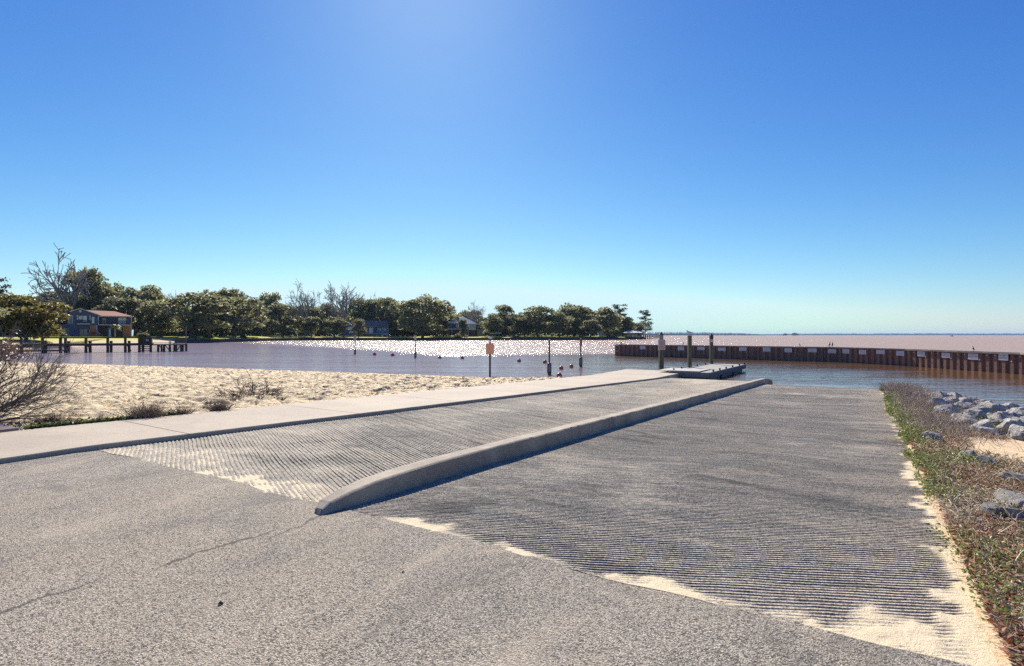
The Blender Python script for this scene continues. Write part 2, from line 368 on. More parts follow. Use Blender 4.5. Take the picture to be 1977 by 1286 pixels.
MA = dict(asphalt=m_asphalt(),
    lane_r=m_ramp('ramp concrete right', (.235, .225, .185), (.345, .32, .255), (.58, .49, .355)),
    lane_l=m_ramp('ramp concrete left', (.25, .243, .208), (.335, .315, .265), (.56, .475, .35)),
    walk=m_concrete('walkway concrete', (.40, .345, .275), (.33, .285, .23), (.25, .22, .185)),
    kerb=m_concrete('kerb concrete', (.36, .315, .25), (.24, .21, .175), (.10, .09, .08), 2.5),
    sand=m_sand(), bank=m_bank(), water=m_water(), rock=m_rock(), rust=m_rust())

# ------------------------------------------------------------------ the ramp: profile shared by every slab
U0 = 3.2; SL = 0.0268
def u0(v): return 3.2 + (v + 9) * .022 + .035 * (vn(v * 2.1, v * 0 + 3, 5) - .5) * 2
def uend(v): return np.where(v < -4.2, 29.2, 27.35 + 0 * v)
def zr(u):
    u = np.asarray(u, float); return -SL * np.maximum(u - U0, 0)
# parking apron
vv = np.linspace(-9.05, .75, 99); tt = np.concatenate([np.linspace(0, .25, 20), np.linspace(.3, 1, 30) ** 1.0])
V2, T2 = np.meshgrid(vv, tt)
Ue = u0(V2) + .05; Uu = Ue - T2 * 26
Z2 = np.where(T2 == 0, -.012, 0) + .012 * (fbm(V2 * .5, Uu * .5, 3) - .5) - .02 * 0
sandA = sst(.45, -.1, Ue - Uu) * (.05 + .45 * sst(.45, .65, fbm(V2 * 1.3, Uu * 1.3, 9)))
sandA = np.maximum(sandA, sst(.15, .6, V2) * .75)
o = link('parking_apron', grid_mesh('parking_apron', V2, Uu, Z2, True, {'sand': sandA}), MA['asphalt'], rz=-A); tag(o, kind='structure')

def lane(name, v0, v1, m, spc, depth, mat, fillf, dustf, nc, seed):
    dg = spc
    vs = np.linspace(v0, v1, nc)
    gs = [u0(v) - m * v for v in (v0, v1)] + [29.2 - m * v for v in (v0, v1)]
    g0, g1 = min(gs) - .1, max(gs) + .1
    ng = int((g1 - g0) / dg)
    ph = np.array([0.0, .38, .55, .83]); hh = np.array([0., 0., 1., 1.])
    jit = rng.normal(0, .055, (ng, 1)) * dg
    G = (g0 + dg * (np.arange(ng)[:, None] + ph[None]) + jit).ravel(); Hh = np.tile(hh, ng)
    VV, GG = np.meshgrid(vs, G); D = np.tile(Hh[:, None], (1, nc))
    U = GG + m * VV + .018 * (fbm(VV * 1.4, GG * 1.4, seed) - .5) + .012 * (vn(VV * 11, GG * 3, seed + 3) - .5)
    lo, hi = u0(VV), uend(VV)
    cl = (U < lo) | (U > hi); U = np.clip(U, lo, hi)
    amp = (.35 + 1.6 * (fbm(VV * .9, U * .5, seed + 5) - .3)) * (.75 + .5 * vn(VV * 9, GG * 21, seed + 8)); amp = np.clip(amp, .15, 1.2)
    hgt = -D * depth * amp; hgt = np.where(cl, 0, hgt)
    F = fillf(U, VV)                      # 0 none .. 1 flush
    lev = -depth * (1 - F) * 1.0
    filled = (lev > hgt) & (F > .02)
    sand = np.clip(F * 1.2 - .15 - .55 * (1 - D), 0, 1) * (F > .02)
    sand = np.where(F > 1.0, 1, sand)
    z = np.where(filled, np.minimum(lev, .004), hgt)
    Z = zr(U) - .012 + z + .004 * (vn(VV * 14, U * 14, seed + 9) - .5) + .02 * (fbm(VV * .6, U * .6, seed + 2) - .5)
    gr = D * np.clip(amp, 0, 1) * (~filled)
    me = grid_mesh(name, VV, U, Z, False, {'sand': sand, 'groove': gr, 'dust': dustf(U, VV)})
    o = link(name, me, mat, rz=-A); tag(o, kind='structure'); return o
def fill_r(u, v):
    d = u - u0(v); n = fbm(v * 1.6, u * 1.6, 40); n2 = fbm(v * 5, u * 5, 44)
    a = sst(.24, .02, d + (n2 - .5) * .32) * (.75 + .5 * sst(.45, .62, n)) * sst(-3.9, -3.5, v)
    a = np.maximum(a, 1.2 * sst(.42, .05, d - .02 + (n2 - .5) * .5) * sst(.35, .0, np.abs(v + 3.25) - .18))
    a = np.maximum(a, 1.3 * sst(.60, .1, d + (n2 - .5) * .8) * sst(-.8, .0, v))
    e = .02 + np.maximum(n2 - .5, -.1) * 1.0 + .20 * sst(5.5, 3.4, u)
    a = np.maximum(a, 1.35 * sst(-e, -e * .35 + .08, v - .45) * sst(.25, .45, n2 + .12))
    a = a * (.55 + .75 * vn(v * 9, u * 9, 47)); return np.clip(a, 0, 1.15)
def dust_r(u, v):
    return .55 * sst(.35, .75, fbm(v * .7 + u * .39, (u - .56 * v) * 2.2, 60)) * 1.0 + .5 * sst(-.9, .5, v) + .4 * sst(9, 28, u)
lane('launch_lane', -4.1, .62, .56, .0475, .0115, MA['lane_r'], fill_r, dust_r, 70, 100)
def fill_l(u, v):
    d = u - u0(v); n2 = fbm(v * 4, u * 4, 74); n = fbm(v * 1.2, u * 1.2, 71)
    a = 1.15 * sst(.65, .0, d + (n2 - .5) * 1.1) * sst(-7.6, -6.6, v) * sst(-4.6, -5.3, v)
    a = np.maximum(a, .7 * sst(1.1, .1, d + (n2 - .5) * 1.2))
    a = np.maximum(a, .75 * sst(2.6, .6, d + (n2 - .5) * 1.6) * sst(.4, .65, n))
    a = a * (.5 + .8 * vn(v * 8, u * 8, 77)); return np.clip(a, 0, 1.1)
def dust_l(u, v):
    return .5 * sst(.4, .7, fbm(v * .5, u * .3, 61)) + .75 * sst(-6.4, -4.5, v + .03 * (u - 10)) * sst(3.3, 9, u) + .75 * sst(14, 28, u) * sst(-8.6, -7, v)
lane('boarding_lane', -9.05, -4.1, -.47, .060, .0125, MA['lane_l'], fill_l, dust_l, 70, 200)
# steeper toe of each lane, running under the water
for nm, va, vb, mt in (('launch_lane_toe', -4.1, .62, 'lane_r'), ('boarding_lane_toe', -9.05, -4.1, 'lane_l')):
    v1 = np.linspace(va, vb, 12); s1 = np.array([0, .02, .3, 1, 3, 6.]); VV, S = np.meshgrid(v1, s1)
    ue = uend(VV - .01 if va < -5 else VV + .01)
    if va < -5: ue = ue * 0 + 29.2
    else: ue = ue * 0 + 27.35
    Z = zr(ue) - .014 - S * .2
    tag(link(nm, grid_mesh(nm, VV, ue + S, Z, True, {'sand': S * 0, 'groove': S * 0, 'dust': S * 0 + .5}), MA[mt], rz=-A), kind='structure')

# walkway
def zw(u): return np.where(u < 27, zr(u), zr(27.) + 0 * u) + .062
def vl(u): return -11.45 - .05 * (u - 3)
js = [.96 + 3.45 * k for k in range(-7, 10)]
us = sorted(set([round(x, 3) for x in np.linspace(-24, 33.0, 260)] + [round(j + d, 3) for j in js for d in (-.011, -.008, .008, .011)]))
us = np.array([u for u in us if u <= 33.0]); nn = 28
sgr = np.zeros_like(us)
for j in js: sgr = np.where(np.abs(us - j) < .0085, -.03, sgr)
T, UU = np.meshgrid(np.linspace(0, 1, nn), us)
VL = vl(UU); VV = -9.05 + (VL + 9.05) * T + np.where(T == 0, .012 * (vn(UU * 6, UU * 0, 31) - .5), 0)
ZZ = zw(UU) + sgr[:, None] + .006 * (fbm(VV * 2, UU * 2, 33) - .5)
# skirts
VV = np.concatenate([VV[:, :1] + .004, VV[:, :1], VV, VV[:, -1:], VV[:, -1:] - .01], 1)
U3 = np.concatenate([UU[:, :1], UU[:, :1], UU, UU[:, :1], UU[:, :1]], 1)
ZZ = np.concatenate([ZZ[:, :1] * 0 - 1.6, ZZ[:, :1] - .012, ZZ, ZZ[:, -1:] - .01, ZZ[:, -1:] * 0 - 1.6], 1)
VV[:, 2] -= .012
VV = np.concatenate([VV, VV[-1:]], 0); U3 = np.concatenate([U3, U3[-1:] + .01], 0); ZZ = np.concatenate([ZZ, ZZ[-1:] * 0 - 1.6], 0)
tag(link('concrete_walkway', grid_mesh('walk', VV, U3, ZZ, False), MA['walk'], rz=-A), kind='structure')

# kerb between the lanes
st = [(3.10, .004, .08), (3.14, .04, .14), (3.24, .08, .19), (3.47, .122, .23), (3.8, .155, .26), (4.3, .18, .27), (4.9, .195, .27), (5.8, .203, .27)]
st += [(x, .205, .27) for x in np.linspace(6.0, 28.2, 260)] + [(28.4, .19, .27), (29.2, .13, .27), (30.0, .04, .27), (30.4, -.1, .27)]
V = []; F = []
for i, (u, h, wd) in enumerate(st):
    z0 = float(zr(min(u, 29.2))) - .1 - max(0, u - 29.2) * .2; zt = float(zr(min(u, 28.2))) + h + .006 * (vn(u * .7, 0, 9) - .5) + .004 * (vn(u * 6.1, 0, 10) - .5); c = -4.1 - wd / 2 + (0.27 - wd) * .25
    b = .006 * (vn(u * 2.3, 1, 12) - .5) + .020 * max(0, float(vn(u * 8.3, 1, 13)) - .62) * -2; e = min(.014, h * .3 + .002)
    prof = [(c - wd / 2, z0), (c - wd / 2 + .01 + b, zt - e), (c - wd / 2 + .04, zt), (c + wd / 2 - .035, zt + .003), (c + wd / 2 - .020 + b * .6, zt - e * .25), (c + wd / 2 - .008 + b, zt - e * .9), (c + wd / 2 + .002 + b * .4, z0 + .1), (c + wd / 2 + .01, z0)]
    V += [(x, u, z) for x, z in prof]
    if i:
        n = len(prof)
        for k in range(n - 1): F.append(((i - 1) * n + k, (i - 1) * n + k + 1, i * n + k + 1, i * n + k))
o = link('concrete_kerb', mesh_np('kerb', V, F, False), MA['kerb'], rz=-A); tag(o, 'long low concrete kerb with a rounded nose dividing the two grooved launch ramp lanes', 'kerb')

# ------------------------------------------------------------------ water: one sheet to the horizon
X = np.array([-9000, -900, -120, 0, 120, 900, 9000.]); Y = np.array([-40, 0, 100, 1000, 9000.]); XX, YY = np.meshgrid(X, Y)
tag(link('lake_water', grid_mesh('water', XX, YY, XX * 0 + WZ, False), MA['water']), kind='structure')

# ------------------------------------------------------------------ beach left of the walkway
SH = [(-160, 75), (-80, 60), (-50, 53.5), (-18.9, 40.6), (-7.8, 35.7), (-1.3, 32.2), (2.1, 31.0), (5.2, 30.6), (9, 31), (14, 34)]
def ysh(x): return np.interp(x, [p[0] for p in SH], [p[1] for p in SH])
us_ = np.linspace(-22, 25.5, 420); ts = np.linspace(0, 1.06, 420) ** 1.35
E = np.stack([vl(us_) * CA + us_ * SA, -vl(us_) * SA + us_ * CA], 1)
XX = np.zeros((len(ts), len(us_))); YY = XX.copy()
for k, u in enumerate(us_):
    d = np.array([-CA, SA]) ; d = d + np.array([.35, .25]) * (1 if True else 0); d /= np.linalg.norm(d)
    s = np.linspace(0, 120, 1200); px, py = E[k, 0] + d[0] * s, E[k, 1] + d[1] * s
    hit = np.argmax(py > ysh(px)); S = s[max(hit, 1)]
    XX[:, k] = E[k, 0] + d[0] * S * ts; YY[:, k] = E[k, 1] + d[1] * S * ts
tcol = ts[:, None]; zw0 = (zw(us_) - .05)[None]
prof = np.where(tcol < 1, 1 - sst(0, 1, tcol) * .35 - .65 * tcol ** 1.3, 1 - tcol - 0.0)
ZZ = WZ + (zw0 - WZ) * prof
foot = fbm(XX * 3.8, YY * 3.8, 50, 3); foot2 = vn(XX * 1.1, YY * 1.1, 55); f3 = vn(XX * 5.0 + 3, YY * 5.0, 57)
bump = .17 * (foot - .5) + .05 * (foot2 - .5) - .13 * sst(.50, .72, f3) - .03 * sst(.6, .8, vn(XX * 2.9, YY * 2.9, 58))
edge = sst(0, .05, tcol) * sst(1.02, .92, tcol)
ZZ = ZZ + bump * edge
deb = sst(.05, 0, np.abs(tcol - .66 - .08 * (fbm(XX * .12, YY * .12, 77) - .5) * 2)) * sst(.42, .62, vn(XX * .7, YY * 3.5, 78))
wet = sst(.945, .99, tcol) + XX * 0
tag(link('beach_sand', grid_mesh('beach', XX, YY, ZZ, True, {'wet': wet, 'debris': deb * sst(4, -14, XX)}), MA['sand']), kind='structure')

# ------------------------------------------------------------------ bank right of the ramp
def vsh(u): return np.interp(u, [-12, 3, 10, 15, 23, 28, 31, 34], [13, 12, 8.2, 6.3, 4.2, 2.3, 1.2, .2])
def zb(u, v):
    z0 = zr(np.minimum(u, 27.4)) + .015; s = np.clip((v - .6) / np.maximum(vsh(u) - .6, .3), 0, 2)
    z0 = z0 - np.maximum(u - 27.2, 0) * .45
    z0 = np.maximum(z0, WZ - .4); return np.where(z0 > WZ, z0 + (WZ - z0) * (s ** 1.5), z0)
uu = np.linspace(-12, 28.8, 240); sv = np.linspace(0, 1.35, 110) ** 1.3
Ub, Sv = np.meshgrid(uu, sv); Vb = .52 + Sv * (vsh(Ub) - .3)
Zb = zb(Ub, Vb) + .05 * (fbm(Vb * 2.5, Ub * 2.5, 81) - .5) * sst(.55, 1.0, Vb)
sp = sst(2.7, 1.9, np.hypot((Ub - 11.8) / 1.15, (Vb - 3.9) * .75)) ; Zb = Zb + .0 * sp
sp = np.maximum(sp, sst(.66, .55, Vb) * .7)
tag(link('bank_soil', grid_mesh('bank', Vb, Ub, Zb, True, {'sand': sp}), MA['bank'], rz=-A), kind='structure')
#@@PART2
# ------------------------------------------------------------------ riprap and brush on the right bank
def rock_mesh(seed, flat):
    r = random.Random(seed); bm = bmesh.new()
    for i in range(20):
        d = Vector((r.gauss(0, 1), r.gauss(0, 1), r.gauss(0, 1))).normalized() * r.uniform(.72, 1.05)
        bm.verts.new((d.x * .5, d.y * .38, d.z * .32 * flat))
    g = bmesh.ops.convex_hull(bm, input=bm.verts)
    for v in [v for v in bm.verts if not v.link_faces]: bm.verts.remove(v)
    bmesh.ops.bevel(bm, geom=bm.edges[:], offset=.018, segments=1, affect='EDGES', clamp_overlap=True)
    bmesh.ops.triangulate(bm, faces=bm.faces[:])
    bmesh.ops.subdivide_edges(bm, edges=bm.edges[:], cuts=2, use_grid_fill=True)
    for v in bm.verts:
        n = float(fbm(v.co.x * 9 + v.co.z * 5, v.co.y * 9 - v.co.z * 4, seed)) - .5
        v.co *= 1 + n * .16
    me = bpy.data.meshes.new('rock'); bm.to_mesh(me); bm.free(); me.materials.append(MA['rock']); return me
ROCKS = [rock_mesh(300 + i, .75 + .5 * (i % 3) / 2) for i in range(9)]
def rock(u, v, s, label, dz=0.0, group='riprap boulders along the bank'):
    r = random
    z = float(zb(np.array(float(u)), np.array(float(v))))
    o = bpy.data.objects.new('boulder', r.choice(ROCKS)); col.objects.link(o)
    o.location = W(u, v, max(z, WZ - .05) + s * .10 + dz); o.rotation_euler = (r.uniform(-.35, .35), r.uniform(-.35, .35), r.uniform(0, 6.28))
    k = s * r.uniform(.85, 1.15); o.scale = (k, k * r.uniform(.8, 1.2), k * r.uniform(.8, 1.25))
    return tag(o, label, 'rock', group)
rr = random.Random(11); n = 0; placed = []
tries = 0
while n < 285 and tries < 14000:
    tries += 1
    u = rr.uniform(13.2, 28.6); vs_ = float(vsh(u)); inner = 1.5 if u < 20 else 1.5 - (u - 20) * .02
    v = rr.uniform(inner, vs_ + .45)
    s = rr.uniform(.40, .82) if rr.random() < .65 else rr.uniform(.2, .4)
    if any((u - a) ** 2 + (v - b) ** 2 < ((s + c) * .265) ** 2 for a, b, c in placed): continue
    placed.append((u, v, s)); n += 1
    rock(u, v, s, 'angular grey boulder in the heaped riprap between the brush and the water')
for px_, py_, s, lb in ((1905, 905, .36, 'pale lichened boulder half buried in brush at the left rim of the tan sand pocket'),
                        (1868, 893, .34, 'dark flat stone in dry twigs just left of the tan sand pocket'),
                        (1962, 940, .34, 'pale grey stone in weeds at the photo right edge, below the sand pocket'),
                        (1952, 1002, .46, 'long light grey slab of stone lying in weeds near the photo right edge'),
                        (1968, 1032, .3, 'rough grey stone just below the long slab at the photo right edge'),
                        (1800, 852, .5, 'low grey stone in brush nearest the boulder heap'),
                        (1918, 1025, .24, 'small grey stone under dead twigs left of the long slab')):
    p = on(px_, py_, -.22); u, v = uv_of(p); rock(u, v, s, lb, .02, None)

def ribbons(name, P0, D, L, wd, droop, mat, segs=3, smooth=False):
    """many thin curved stalks: crossed triangular tubes"""
    n = len(P0); D = D / np.linalg.norm(D, axis=1, keepdims=True)
    up = np.array([0, 0, 1.]); a = np.cross(D, np.tile([.3, .2, 1.], (n, 1))); a /= np.linalg.norm(a, axis=1, keepdims=True); b = np.cross(D, a)
    Vs = []; t = np.linspace(0, 1, segs + 1); bend = rng.normal(0, .35, (n, 3))
    for i, ti in enumerate(t):
        c = P0 + D * L[:, None] * ti + bend * L[:, None] * (ti * (1 - ti)) - np.outer(droop * L, up) * ti ** 2
        r = (wd * (1 - .75 * ti))[:, None]
        for k in range(3):
            an = k * 2.0944; Vs.append(c + (a * math.cos(an) + b * math.sin(an)) * r)
    V = np.stack(Vs, 1).reshape(-1, 3); m = 3 * (segs + 1)
    fs = []
    for i in range(segs):
        for k in range(3): fs.append((i * 3 + k, i * 3 + (k + 1) % 3, i * 3 + 3 + (k + 1) % 3, i * 3 + 3 + k))
    F = (np.array(fs)[None] + (np.arange(n) * m)[:, None, None]).reshape(-1, 4)
    me = mesh_np(name, V, F, True); me.materials.append(mat); return me
def leaf_quads(name, C, size, mat, flat=.5, asp=1.6, nrm=None):
    n = len(C); a = rng.normal(0, 1, (n, 3)); a[:, 2] *= flat; a /= np.linalg.norm(a, axis=1, keepdims=True)
    h = rng.normal(0, 1, (n, 3)); h[:, 2] *= flat; b = h - a * (h * a).sum(1, keepdims=True); b /= np.linalg.norm(b, axis=1, keepdims=True)
    s = np.asarray(size).reshape(-1, 1) * .5 * np.ones((n, 1)); f = np.cross(a, b) * s * .35
    V = np.stack([C - a * s * asp, C + b * s + f, C + a * s * asp, C - b * s + f], 1).reshape(-1, 3)
    F = np.arange(4 * n).reshape(n, 4); me = mesh_np(name, V, F, False); me.materials.append(mat); return me
L_weed = m_leaf('weed leaves', (.14, .18, .035), (.27, .30, .08), (.50, .46, .20), rough=.5, trans=.35)
L_weed2 = m_leaf('olive weed leaves', (.16, .16, .06), (.28, .24, .11), (.44, .38, .16), rough=.6, trans=.3)
L_dead = m_leaf('dead leaves', (.24, .075, .028), (.36, .15, .06), (.50, .33, .19), rough=.7, trans=.2)
def m_twig(name, c1, c2):
    t = NT(name); g = t.n('ShaderNodeNewGeometry'); return t.pr(t.mix(g.outputs['Random Per Island'], c1, c2), .8, None, .25)
TW = m_twig('dry twigs', (.32, .23, .15), (.78, .66, .48)); TWD = m_twig('dark twigs', (.055, .042, .035), (.17, .13, .10))
def zbv(u, v): return np.maximum(zb(u, v), WZ)
def bank_pts(n, umin, umax, dens=1.0, vlo=.55, vmax=None, pw=1.5):
    u = umin + (umax - umin) * rng.random(n * 3) ** pw; v = vlo + rng.random(n * 3) ** 1.2 * (vmax if vmax else 6.0)
    keep = (v < vsh(u) - .5) & (np.hypot((u - 11.8) / 1.15, (v - 3.9) * .75) > 1.95 + .3 * (vn(u * 3, v * 3, 5) - .5)) & ((u < 13.0) | (v < 2.0 - (u - 20) * .02))
    u, v = u[keep][:n], v[keep][:n]; return u, v
def to_w(u, v, z): return np.stack([v * CA + u * SA, -v * SA + u * CA, z], 1)
# green weeds: a band right at the ramp's edge, thinner further in
u = 1.2 + 26.5 * rng.random(46000) ** 1.2; e = .44 + .16 * (fbm(u * 1.1, u * 0, 7) - .5) * 2 + .08 * sst(6, 3, u)
v = e + np.abs(rng.normal(0, .20, len(u))); d = fbm(u * 1.3, v * 2.2, 90)
k = (d > .49) & (rng.random(len(u)) < .05 + .75 * sst(4, 10, u)); u, v = u[k], v[k]
hgt = np.abs(rng.normal(0, .055, len(u))) + .015
C = to_w(u, v, zbv(u, v) + hgt); o = link('green_weeds', leaf_quads('green_weeds', C, rng.uniform(.006, .015, len(u)) * (1 + .08 * u), L_weed, .6))
tag(o, 'low green weeds creeping along the edge of the right launch lane', 'weeds', kind='stuff')
u, v = bank_pts(21000, 1.0, 29, 1, .60, 5.0, 1.0); d = fbm(u * 1.6, v * 1.6, 93); k = d > .40; u, v = u[k], v[k]
hgt = np.abs(rng.normal(0, .07, len(u))) + .01
C = to_w(u, v, zbv(u, v) + hgt); o = link('ground_cover', leaf_quads('ground_cover', C, rng.uniform(.007, .016, len(u)) * (1 + .08 * u), L_weed2, .6))
tag(o, 'olive ground cover mixed through the dry brush of the right bank', 'ground cover', kind='stuff')
# bright patches
pc = [(on(1890, 1085, -.05)), on(1930, 1170, -.03), on(1860, 905, -.25), on(1850, 800, -.4), on(1935, 845, -.6)]
Cs = []
for p in pc:
    n = 650; r = rng.normal(0, 1, (n, 2)) * np.array([.22, .22]) * (1 + p.y * .04)
    P = np.stack([p.x + r[:, 0], p.y + r[:, 1]], 1); uu_ = P[:, 0] * SA + P[:, 1] * CA; v_ = P[:, 0] * CA - P[:, 1] * SA; ok = v_ > .5
    Cs.append(to_w(uu_[ok], v_[ok], zbv(uu_[ok], v_[ok]) + .04 + np.abs(rng.normal(0, .05, ok.sum()))))
C = np.concatenate(Cs); o = link('bright_weeds', leaf_quads('bright_weeds', C, rng.uniform(.007, .017, len(C)) * (1 + .09 * np.maximum(C[:, 1], 0)), m_leaf('fresh weeds', (.14, .19, .035), (.24, .28, .06), (.45, .45, .12), trans=.4), .6))
tag(o, 'fresh yellow green tufts of weed among the brush on the right bank', 'weeds', kind='stuff')
# fallen leaves
u, v = bank_pts(26000, .8, 16, 1, .55, 3.0, 1.3); k = fbm(u * 1.1, v * 1.5, 97) > .47; u, v = u[k], v[k]
C = to_w(u, v, zbv(u, v) + .03 + .03 * rng.random(len(u))); o = link('fallen_leaves', leaf_quads('fallen_leaves', C, rng.uniform(.012, .034, len(u)), L_dead, .35))
tag(o, 'reddish brown fallen leaves caught in the brush on the right bank', 'leaves', kind='stuff')
# dry brush
def brush(n, umin, umax, vlo, vmax, Lr, name, lab, mat, pw=1.3, wd=.0030, thr=.0, tilt=1.0, seedn=99):
    u, v = bank_pts(n, umin, umax, 1, vlo, vmax, pw)
    k = fbm(u * 1.2, v * 1.8, seedn) > thr; u, v = u[k], v[k]; m = len(u)
    D = rng.normal(0, tilt, (m, 3)); D[:, 2] = np.abs(D[:, 2]) * .55 + .22
    L = rng.uniform(*Lr, m); P0 = to_w(u, v, zbv(u, v) - .01 + .05 * rng.random(m))
    o = link(name, ribbons(name, P0, D, L, wd * (1 + .055 * u) * rng.uniform(.6, 1.3, m), rng.uniform(.1, .6, m), mat)); tag(o, lab, 'brush', kind='stuff')
brush(40000, 1.0, 29, .62, 5.0, (.06, .24), 'dry_brush', 'tangled dry pale twigs covering the right bank', TW)
brush(10000, 1.0, 29, .62, 5.0, (.06, .20), 'dark_brush', 'dark dead stems tangled in the right bank brush', TWD)
def bush(cu, cv, ru, rv, n, Lr, name, lab, wd=.004, mat=None):
    mat = mat or TWB
    u = rng.normal(cu, ru, n); v = np.abs(rng.normal(cv, rv, n)); m = v > .52; u, v = u[m], v[m]; n = len(u)
    D = rng.normal(0, .5, (n, 3)); D[:, 2] = np.abs(D[:, 2]) * .5 + .6
    o = link(name, ribbons(name, to_w(u, v, zbv(u, v)), D, rng.uniform(*Lr, n), wd * rng.uniform(.6, 1.3, n), rng.uniform(0, .35, n), mat, 3)); tag(o, lab, 'bush'); return o
TWB = m_twig('brown purple twigs', (.17, .12, .10), (.50, .41, .35))
bush(25.5, 1.0, 1.3, .4, 2600, (.2, .62), 'dry_bush', 'tall brownish dry bush at the far corner of the right launch lane', .006)
bush(22.8, 1.45, 1.0, .45, 1800, (.2, .48), 'dry_bush', 'purplish dry bush against the boulders, nearer than the far corner bush', .0055)
bush(19.0, 1.25, 1.1, .4, 1500, (.15, .42), 'dry_bush', 'pale grey twiggy mound midway along the right bank', .005)
bush(14.3, 1.25, 1.2, .35, 1500, (.15, .42), 'dry_bush', 'twiggy bush just left of the tan sand pocket', .0042)
# single long bare stems
for (a, b, c, lab) in (((1838, 905), (1855, 870), (1885, 858), 'arched bare stem rising in front of the sand pocket'), ((1890, 910), (1912, 892), (1903, 868), 'loose curl of bare vine over the sand pocket'), ((1925, 905), (1938, 893), (1940, 878), 'short bare stem at the right of the sand pocket'),
                       ((1888, 782), (1884, 772), (1886, 764), 'thin upright stalk among the boulders by the water'), ((1953, 798), (1962, 790), (1967, 787), 'leaning driftwood stick on the boulders near the right edge')):
    p = on(*a, -.45); Y = p.y; m = MB(); pts = [p] + [at(*q, Y) for q in (b, c)]
    m.tube([pts[0], (pts[0] + pts[1]) / 2 + Vector((.02, 0, .01)), pts[1], (pts[1] + pts[2]) / 2 + Vector((.01, 0, .02)), pts[2]], [.008, .007, .006, .005, .003], 5)
    tag(m.build('dry_vine', TWD), lab, 'stem')

# ------------------------------------------------------------------ left edge: bare shrub, steel plate, tufts
def branch(m, p, d, L, r, depth, spread=.55, up=.1, rnd=random, n=6, minr=.002, kids=3, flat=1.0):
    pts = [p.copy()]; rads = [r]; dd = d.normalized(); q = p.copy(); seg = 5
    for i in range(seg):
        dd = (dd + Vector((rnd.gauss(0, .13), rnd.gauss(0, .13), rnd.gauss(0, .13) + up * .12))).normalized()
        q = q + dd * L / seg; pts.append(q.copy()); rads.append(max(minr, r * (1 - .6 * (i + 1) / seg)))
    m.tube(pts, rads, n if depth > 1 else 3, False)
    if depth <= 0: return
    for k in range(kids + (1 if depth > 1 else 0)):
        t = rnd.uniform(.25, 1); i = min(int(t * seg), seg - 1); b = pts[i].lerp(pts[i + 1], t * seg - i)
        s = Vector((rnd.gauss(0, 1), rnd.gauss(0, 1) * flat, rnd.gauss(0, 1))); s -= dd * s.dot(dd); s.normalize()
        nd = (dd + s * rnd.uniform(spread * .5, spread * 1.4)).normalized()
        branch(m, b, nd, L * rnd.uniform(.42, .72), max(minr, rads[i] * .62), depth - 1, spread, up, rnd, n, minr, kids, flat)
rb = random.Random(5)
sh = thing('bare_shrub', 'large leafless grey shrub spreading in from the left edge over the beach', 'shrub', (-9.9, 9.6, -.05))
base = Vector((-9.9, 9.6, -.05)); IM = Matrix.Translation(-base)
targets = [((60, 742), 10.2), ((128, 706), 10.8), ((125, 752), 10.4), ((35, 672), 10.6), ((90, 715), 10.0), ((110, 780), 10.0), ((20, 640), 10.8), ((62, 765), 9.7), ((70, 690), 11.0), ((130, 730), 10.6), ((45, 800), 9.6), ((15, 720), 10)]
mt = plain('shrub bark', (.12, .105, .09), (.24, .21, .185), 8, .85, .002, 90)
for i, (pp, Y) in enumerate(targets):
    t = at(pp[0], pp[1], Y); m = MB(); d = (t - base); L = d.length * .70
    branch(m, Vector((rb.uniform(-.1, .1), rb.uniform(-.1, .1), 0)), d, L, .024, 3, .5, .2, rb, 5, .0035, 4)
    m.build('branch', mt, sh)
C = np.array([list(at(rb.gauss(8, 13), rb.gauss(678, 11), 10.4 + rb.gauss(0, .3)) - base) for i in range(420)])
link('dry_leaves', leaf_quads('dry_leaves', C, .05, m_leaf('shrub dry leaves', (.16, .10, .08), (.30, .21, .17), (.42, .34, .28), trans=.2), .9), None, sh)
# steel plate
pl_ = MB(); pl_.box(-14.2, -11.52, -2.0, 2.98, .0, .095)
tag(pl_.build('steel_plate', plain('brown steel plate', (.27, .20, .195), (.19, .15, .16), 1.2, .42, .001, 60, spec=.5, metal=.3), None, False, .006, rz=-A), 'flat brown steel plate lying beside the walkway at the left edge', 'steel plate')
TB = m_twig('brown stalks', (.10, .07, .055), (.34, .26, .20))
def tuft(px_, py_, h, wdt, n, label, mat=TW, lean=(0, 0), name='dry_tuft', wd=.0035):
    uu_, vv_ = None, None
    Y = 12.0
    for _ in range(30):                                         # stand on the sand beside the walkway
        p = at(px_, py_, Y); u, v = uv_of(p); Y = (CAMH - (float(zw(u)) - .03)) * FPX / (py_ - HY)
    p = at(px_, py_, Y); s = Y / FPX
    P0 = np.array([[rng.normal(0, wdt * s * .15), rng.normal(0, wdt * s * .15), -.03] for _ in range(n)])
    D = rng.normal(0, .55, (n, 3)); D[:, 2] = .75; D[:, 0] += lean[0]; D[:, 1] += lean[1]
    o = link(name, ribbons(name, P0, D, rng.uniform(.35, 1.1, n) * h * s, wd * rng.uniform(.6, 1.4, n), rng.uniform(0, .3, n), mat), None, None, p)
    return tag(o, label, 'dry plant')
tuft(282, 808, 46, 62, 900, 'densest clump of dry brown stalks beside the walkway', TB)
tuft(352, 802, 32, 44, 300, 'thin middle tuft of dry stalks on the sand beside the walkway', TB)
tuft(424, 794, 40, 40, 460, 'dry tuft beside the walkway, nearest the tangled driftwood', TB)
tuft(92, 816, 30, 90, 420, 'low tangle of brown twigs beside the steel plate', TWD, (.4, 0))
tuft(250, 812, 48, 16, 7, 'few long bare stalks leaning left of the densest clump', TWD, (-.5, 0), wd=.007)
tuft(528, 786, 8, 30, 60, 'small dark scrap of weed at the walkway joint', TWD)
P = []
